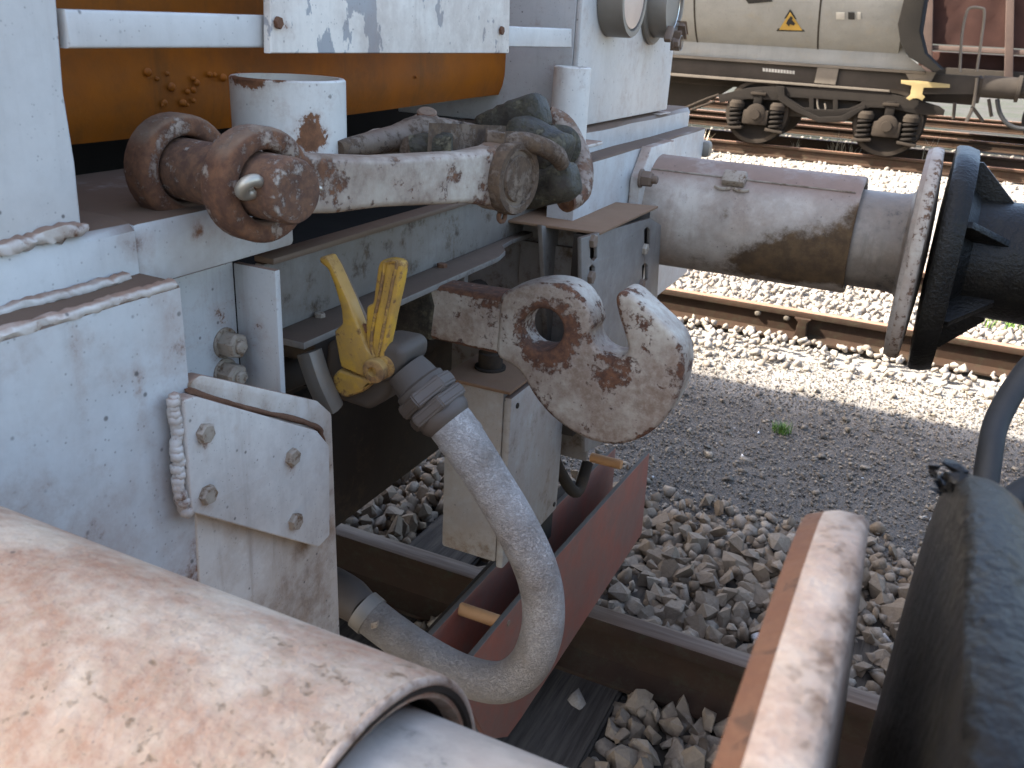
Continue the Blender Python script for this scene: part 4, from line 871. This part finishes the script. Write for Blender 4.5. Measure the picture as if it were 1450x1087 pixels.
tank = frombm('tank', bm, m_tank, tk, 40)
def hoop(u):
    x = tp(u, 40).x; return lathe('tank_seam', [(-.012, rt + .004), (.012, rt + .004)], (x, cx, cz), EX, m_sole, tank, 96, False)
hoop(990); hoop(1163)
# side cladding skirt down to the frame, plate painted as tank-end shade, solebar
pxplate('side_skirt', [(300, 10), (940, 40), (1278, 60), (1284, 78), (1312, 101), (940, 76), (300, 10 + 62)], .05, m_tank, tk, .004, y=YW + .03)
pxplate('end_shade_plate', [(1300, -40), (1284, 0), (1275, 36), (1279, 62), (1290, 80), (1325, 101), (1335, 98), (1312, 75), (1305, 45), (1312, 0), (1325, -40)], 1.2, m_end_shade, tk, .01, y=12.87)
sb = pxplate('solebar', [(-400, -55), (940, 78), (1310, 103), (1388, 108), (1388, 133), (1310, 133), (940, 103), (-400, -10)], .10, m_sole, tk, .006, y=YW + .05)
pxplate('solebar_lip', [(-400, -12), (940, 102), (1260, 127), (1260, 130), (940, 106), (-400, -7)], .14, m_sole_l, sb, .003, y=YW + .02)
pxplate('solebar_lip', [(-400, -60), (940, 76), (1310, 101), (1310, 105), (940, 80), (-400, -54)], .14, m_sole_l, sb, .003, y=YW + .02)
for px in ([(1158, 94), (1188, 96), (1183, 120), (1153, 117)], [(1280, 99), (1326, 102), (1316, 120), (1290, 118)]): pxplate('gusset', px, .02, m_sole_l, sb, .003, y=YW - .03)
# the small print strip on the solebar: a row of tiny marks
for k in range(11): pxplate('print_mark', [(1080 + 4.2 * k, 96 + .38 * k), (1083.2 + 4.2 * k, 96.3 + .38 * k), (1083.2 + 4.2 * k, 101 + .38 * k), (1080 + 4.2 * k, 100.7 + .38 * k)], .004, m_signw, sb, .0005, y=YW - .004)
# hazard triangle and the number plates on the tank flank
def on_tank(u, v, off=.006):
    d = CR.T @ np.array([(u - 725) / CF, (v - 543.5) / CF, 1.]); lo, hi = 10., 18.
    for _ in range(50):
        t = (lo + hi) / 2; p = CC + d * t
        if (p[1] - cx) ** 2 + (p[2] - cz) ** 2 > (rt + off) ** 2 : lo = t
        else: hi = t
    return Vector(p)
def patch(name, px, mat, par, off=.006, th=.004):
    P = [on_tank(u, v, off) for u, v in px]; c = sum(P, Vector()) / len(P); nr = Vector((0, c.y - cx, c.z - cz)).normalized(); Vv = EX.cross(nr) * -1
    Vv = nr.cross(EX); Vv = Vv if Vv.z > 0 else -Vv
    return plate(name, [((p - c).dot(EX), (p - c).dot(Vv)) for p in P], c, EX, Vv, th, mat, par, .0005)
sg = patch('hazard_triangle', [(1099, 44), (1119, 12), (1140, 45)], m_signk, tank, .005)
patch('triangle_field', [(1103, 42), (1119, 16.5), (1136, 43)], m_signy, sg, .010)
patch('hand_symbol', [(1113, 33), (1116, 27), (1120, 25.5), (1122, 29), (1126, 33), (1124, 36), (1119, 34), (1117, 37)], m_signk, sg, .014)
patch('hand_symbol', [(1117, 26), (1120, 22), (1123, 26), (1121, 28)], m_signk, sg, .014)
pb = patch('number_plate', [(1180, 14), (1241, 16), (1241, 30), (1179, 28)], m_gond, tank, .005)
for k, (a, c_) in enumerate(((1184, 1196), (1201, 1210), (1214, 1219), (1222, 1239))):
    patch('print_mark', [(a, 17), (c_, 17.5), (c_, 27.5), (a, 27)], m_signw if k != 1 else m_signk, pb, .010)
pt = patch('graffiti_mark', [(1052, -6), (1090, -6), (1094, 2), (1060, 5)], m_signk, tank)
# bogie (Y25-like)
bgx = lambda u, v: tp(u, v, YW)
def bogie():
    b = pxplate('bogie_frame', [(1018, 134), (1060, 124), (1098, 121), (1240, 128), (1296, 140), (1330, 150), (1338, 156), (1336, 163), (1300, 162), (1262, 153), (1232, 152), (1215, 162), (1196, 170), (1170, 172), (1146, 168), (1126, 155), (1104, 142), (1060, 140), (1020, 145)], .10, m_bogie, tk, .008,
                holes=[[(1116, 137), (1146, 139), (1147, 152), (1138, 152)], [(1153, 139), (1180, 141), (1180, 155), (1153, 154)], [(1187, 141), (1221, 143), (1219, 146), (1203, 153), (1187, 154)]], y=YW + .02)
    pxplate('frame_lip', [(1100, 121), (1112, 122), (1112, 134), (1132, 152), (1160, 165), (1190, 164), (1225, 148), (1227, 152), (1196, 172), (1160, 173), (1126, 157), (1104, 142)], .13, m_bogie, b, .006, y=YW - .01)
    for u0, v0 in ((1071, 161), (1256, 178)):
        c = bgx(u0, v0)
        ab = lathe('axle_box', [(0, .15), (.11, .15), (.125, .13), (.13, .075), (.16, .07), (.162, .0001)], (c.x, YW + .02, c.z), -EY, m_bogie2, b, 28, False)
        box('saddle', (c.x - .19, YW - .09, c.z - .15), (c.x + .19, YW + .05, c.z + .06), m_bogie2, ab, .03)
        box('pedestal', (c.x - .06, YW - .05, c.z + .13), (c.x + .06, YW + .05, c.z + .33), m_bogie, ab, .01); box('pedestal_cap', (c.x - .11, YW - .07, c.z + .27), (c.x + .11, YW + .05, c.z + .31), m_bogie2, ab, .008)
        for s_ in (-1, 1):
            xx = c.x + s_ * .30
            tube('coil_spring', [(xx + .085 * math.cos(t), YW - .02 + .085 * math.sin(t), c.z - .20 + .30 * t / (2 * math.pi * 4.5)) for t in np.linspace(0, 2 * math.pi * 4.5, 64)], .021, m_bogie, ab, 8, 0)
            lathe('spring_cup', [(0, .11), (.06, .11), (.10, .08)], (xx, YW - .02, c.z + .08), EZ, m_bogie2, ab, 20)
            obox('spring_seat', (xx, YW - .02, c.z - .215), (1, 0, -.1 * s_), EY, EZ, .26, .2, .04, m_bogie2, ab, .01)
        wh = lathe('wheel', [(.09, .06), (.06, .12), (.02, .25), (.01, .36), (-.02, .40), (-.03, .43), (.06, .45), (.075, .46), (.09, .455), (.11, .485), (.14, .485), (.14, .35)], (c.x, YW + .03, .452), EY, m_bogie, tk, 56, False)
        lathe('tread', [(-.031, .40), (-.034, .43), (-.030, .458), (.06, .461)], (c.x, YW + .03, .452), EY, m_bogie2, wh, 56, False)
    e = bgx(1168, 150)
    tube('brake_loop', [bgx(1166, 118), bgx(1158, 128), bgx(1158, 150), bgx(1163, 158), bgx(1169, 155), bgx(1168, 146)], .014, m_sole_l, b, 8, 6)
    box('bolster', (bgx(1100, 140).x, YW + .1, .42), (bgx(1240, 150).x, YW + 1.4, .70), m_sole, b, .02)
    return b
bogie()
pxplate('slope_sheet', [(-200, 0), (940, 106), (1050, 116), (1010, 140), (975, 155), (-200, 130)], .05, m_sole, tk, .01, y=YW + .5)
tube('pull_rod', [tp(965, 155), tp(1000, 140), tp(1018, 134)], .02, m_bogie2, tk, 8, 3); tube('pull_rod', [tp(975, 157), tp(1012, 143)], .018, m_bogie2, tk, 8, 3)
yb = pxplate('yellow_bracket', [(1276, 113), (1300, 114), (1345, 119), (1345, 124), (1308, 124), (1306, 133), (1310, 137), (1306, 142), (1299, 139), (1293, 139), (1288, 142), (1283, 139), (1289, 134), (1291, 121), (1276, 118)], .03, m_cream, tk, .004, y=YW - .10)
tube('hand_rail', [tp(1359, 102), tp(1362, 50), tp(1368, 20), tp(1374, 11), tp(1388, 11), tp(1394, 18), tp(1389, 60), tp(1383, 101)], .018, m_sole_l, tk, 8, 4)
bb = lathe('buffer', [(0, .14), (.42, .14), (.42, .17), (.46, .17), (.46, .12), (.62, .12), (.64, .22), (.68, .22), (.68, .001)], tp(1390, 122) , EX, m_sole, tk, 32, False)
for px in (((1384, 110), (1378, 150), (1368, 172)), ((1376, 150), (1392, 172)), ((1400, 140), (1404, 165)), ((1352, 145), (1350, 168))): tube('step_iron', [tp(*q) for q in px], .022, m_sole_l if px[0][0] == 1384 else m_sole, tk, 8, 3)
tube('end_hose', [tp(1412, 140), tp(1416, 160), tp(1428, 176), tp(1450, 182), tp(1480, 176)], .028, m_rubber, tk, 8, 5)
box('end_beam', (tp(1386, 120).x, YW, .80), (tp(1386, 120).x + .05, YW + 1.6, 1.12), m_sole, tk, .01)
box('centre_sill', (-16, 13.3, .75), (tp(1386, 120).x, 14.05, 1.05), m_sole, tk, .01)
lathe('wheel', [(0, .46), (.1, .46)], (tp(1071, 161).x, 14.4, .452), EY, m_soot, tk, 40); lathe('wheel', [(0, .46), (.1, .46)], (tp(1256, 178).x, 14.4, .452), EY, m_soot, tk, 40)

# brown gondola further back
gw = root('gondola_wagon', (6, 17.6, 0), 'rust brown dented gondola wagon with pale uprights behind the tank wagon', 'wagon')
YG = 16.4
def gp2(u, v): return W(u, v, y=YG)
z0 = gp2(1400, 66).z; xa = gp2(1306, 60).x; xb = gp2(1900, 60).x
bm = bmesh.new(); rows = []; rb = random.Random(2)
for j in range(13):
    rows.append([bm.verts.new((xa + (xb - xa) * i / 60, YG + .05 + .025 * math.sin(i * 1.1 + j) * math.sin(j * .9) + rb.gauss(0, .008), z0 + j * .13)) for i in range(61)])
for A, B in zip(rows, rows[1:]):
    for i in range(60): bm.faces.new((A[i], A[i + 1], B[i + 1], B[i]))
frombm('side_panel', bm, m_gond, gw, 60)
pt_ = []
for u, w_ in ((1310, 8), (1426, 7), (1560, 8), (1690, 8), (1820, 8)):
    pxplate('upright', [(u, -60), (u + w_ * 1.6, -60), (u + w_ * 1.2, 112), (u - w_ * .6, 112)], .10, m_post, gw, .01, y=YG - .03)
box('side_sill', (xa, YG - .02, z0 - .10), (xb, YG + .1, z0 - .02), m_post, gw, .01)
box('underframe', (xa, YG + .2, z0 - .42), (xb, YG + 2.4, z0 - .12), m_gond, gw, .02); box('bottom_sill', (xa, YG + .05, z0 - .62), (xb, YG + .2, z0 - .36), m_sole, gw, .02)
for u in (1500, 1640):
    c = gp2(u, 150); lathe('wheel', [(0, .46), (.1, .46)], (c.x, 16.85, .452), EY, m_soot, gw, 40)
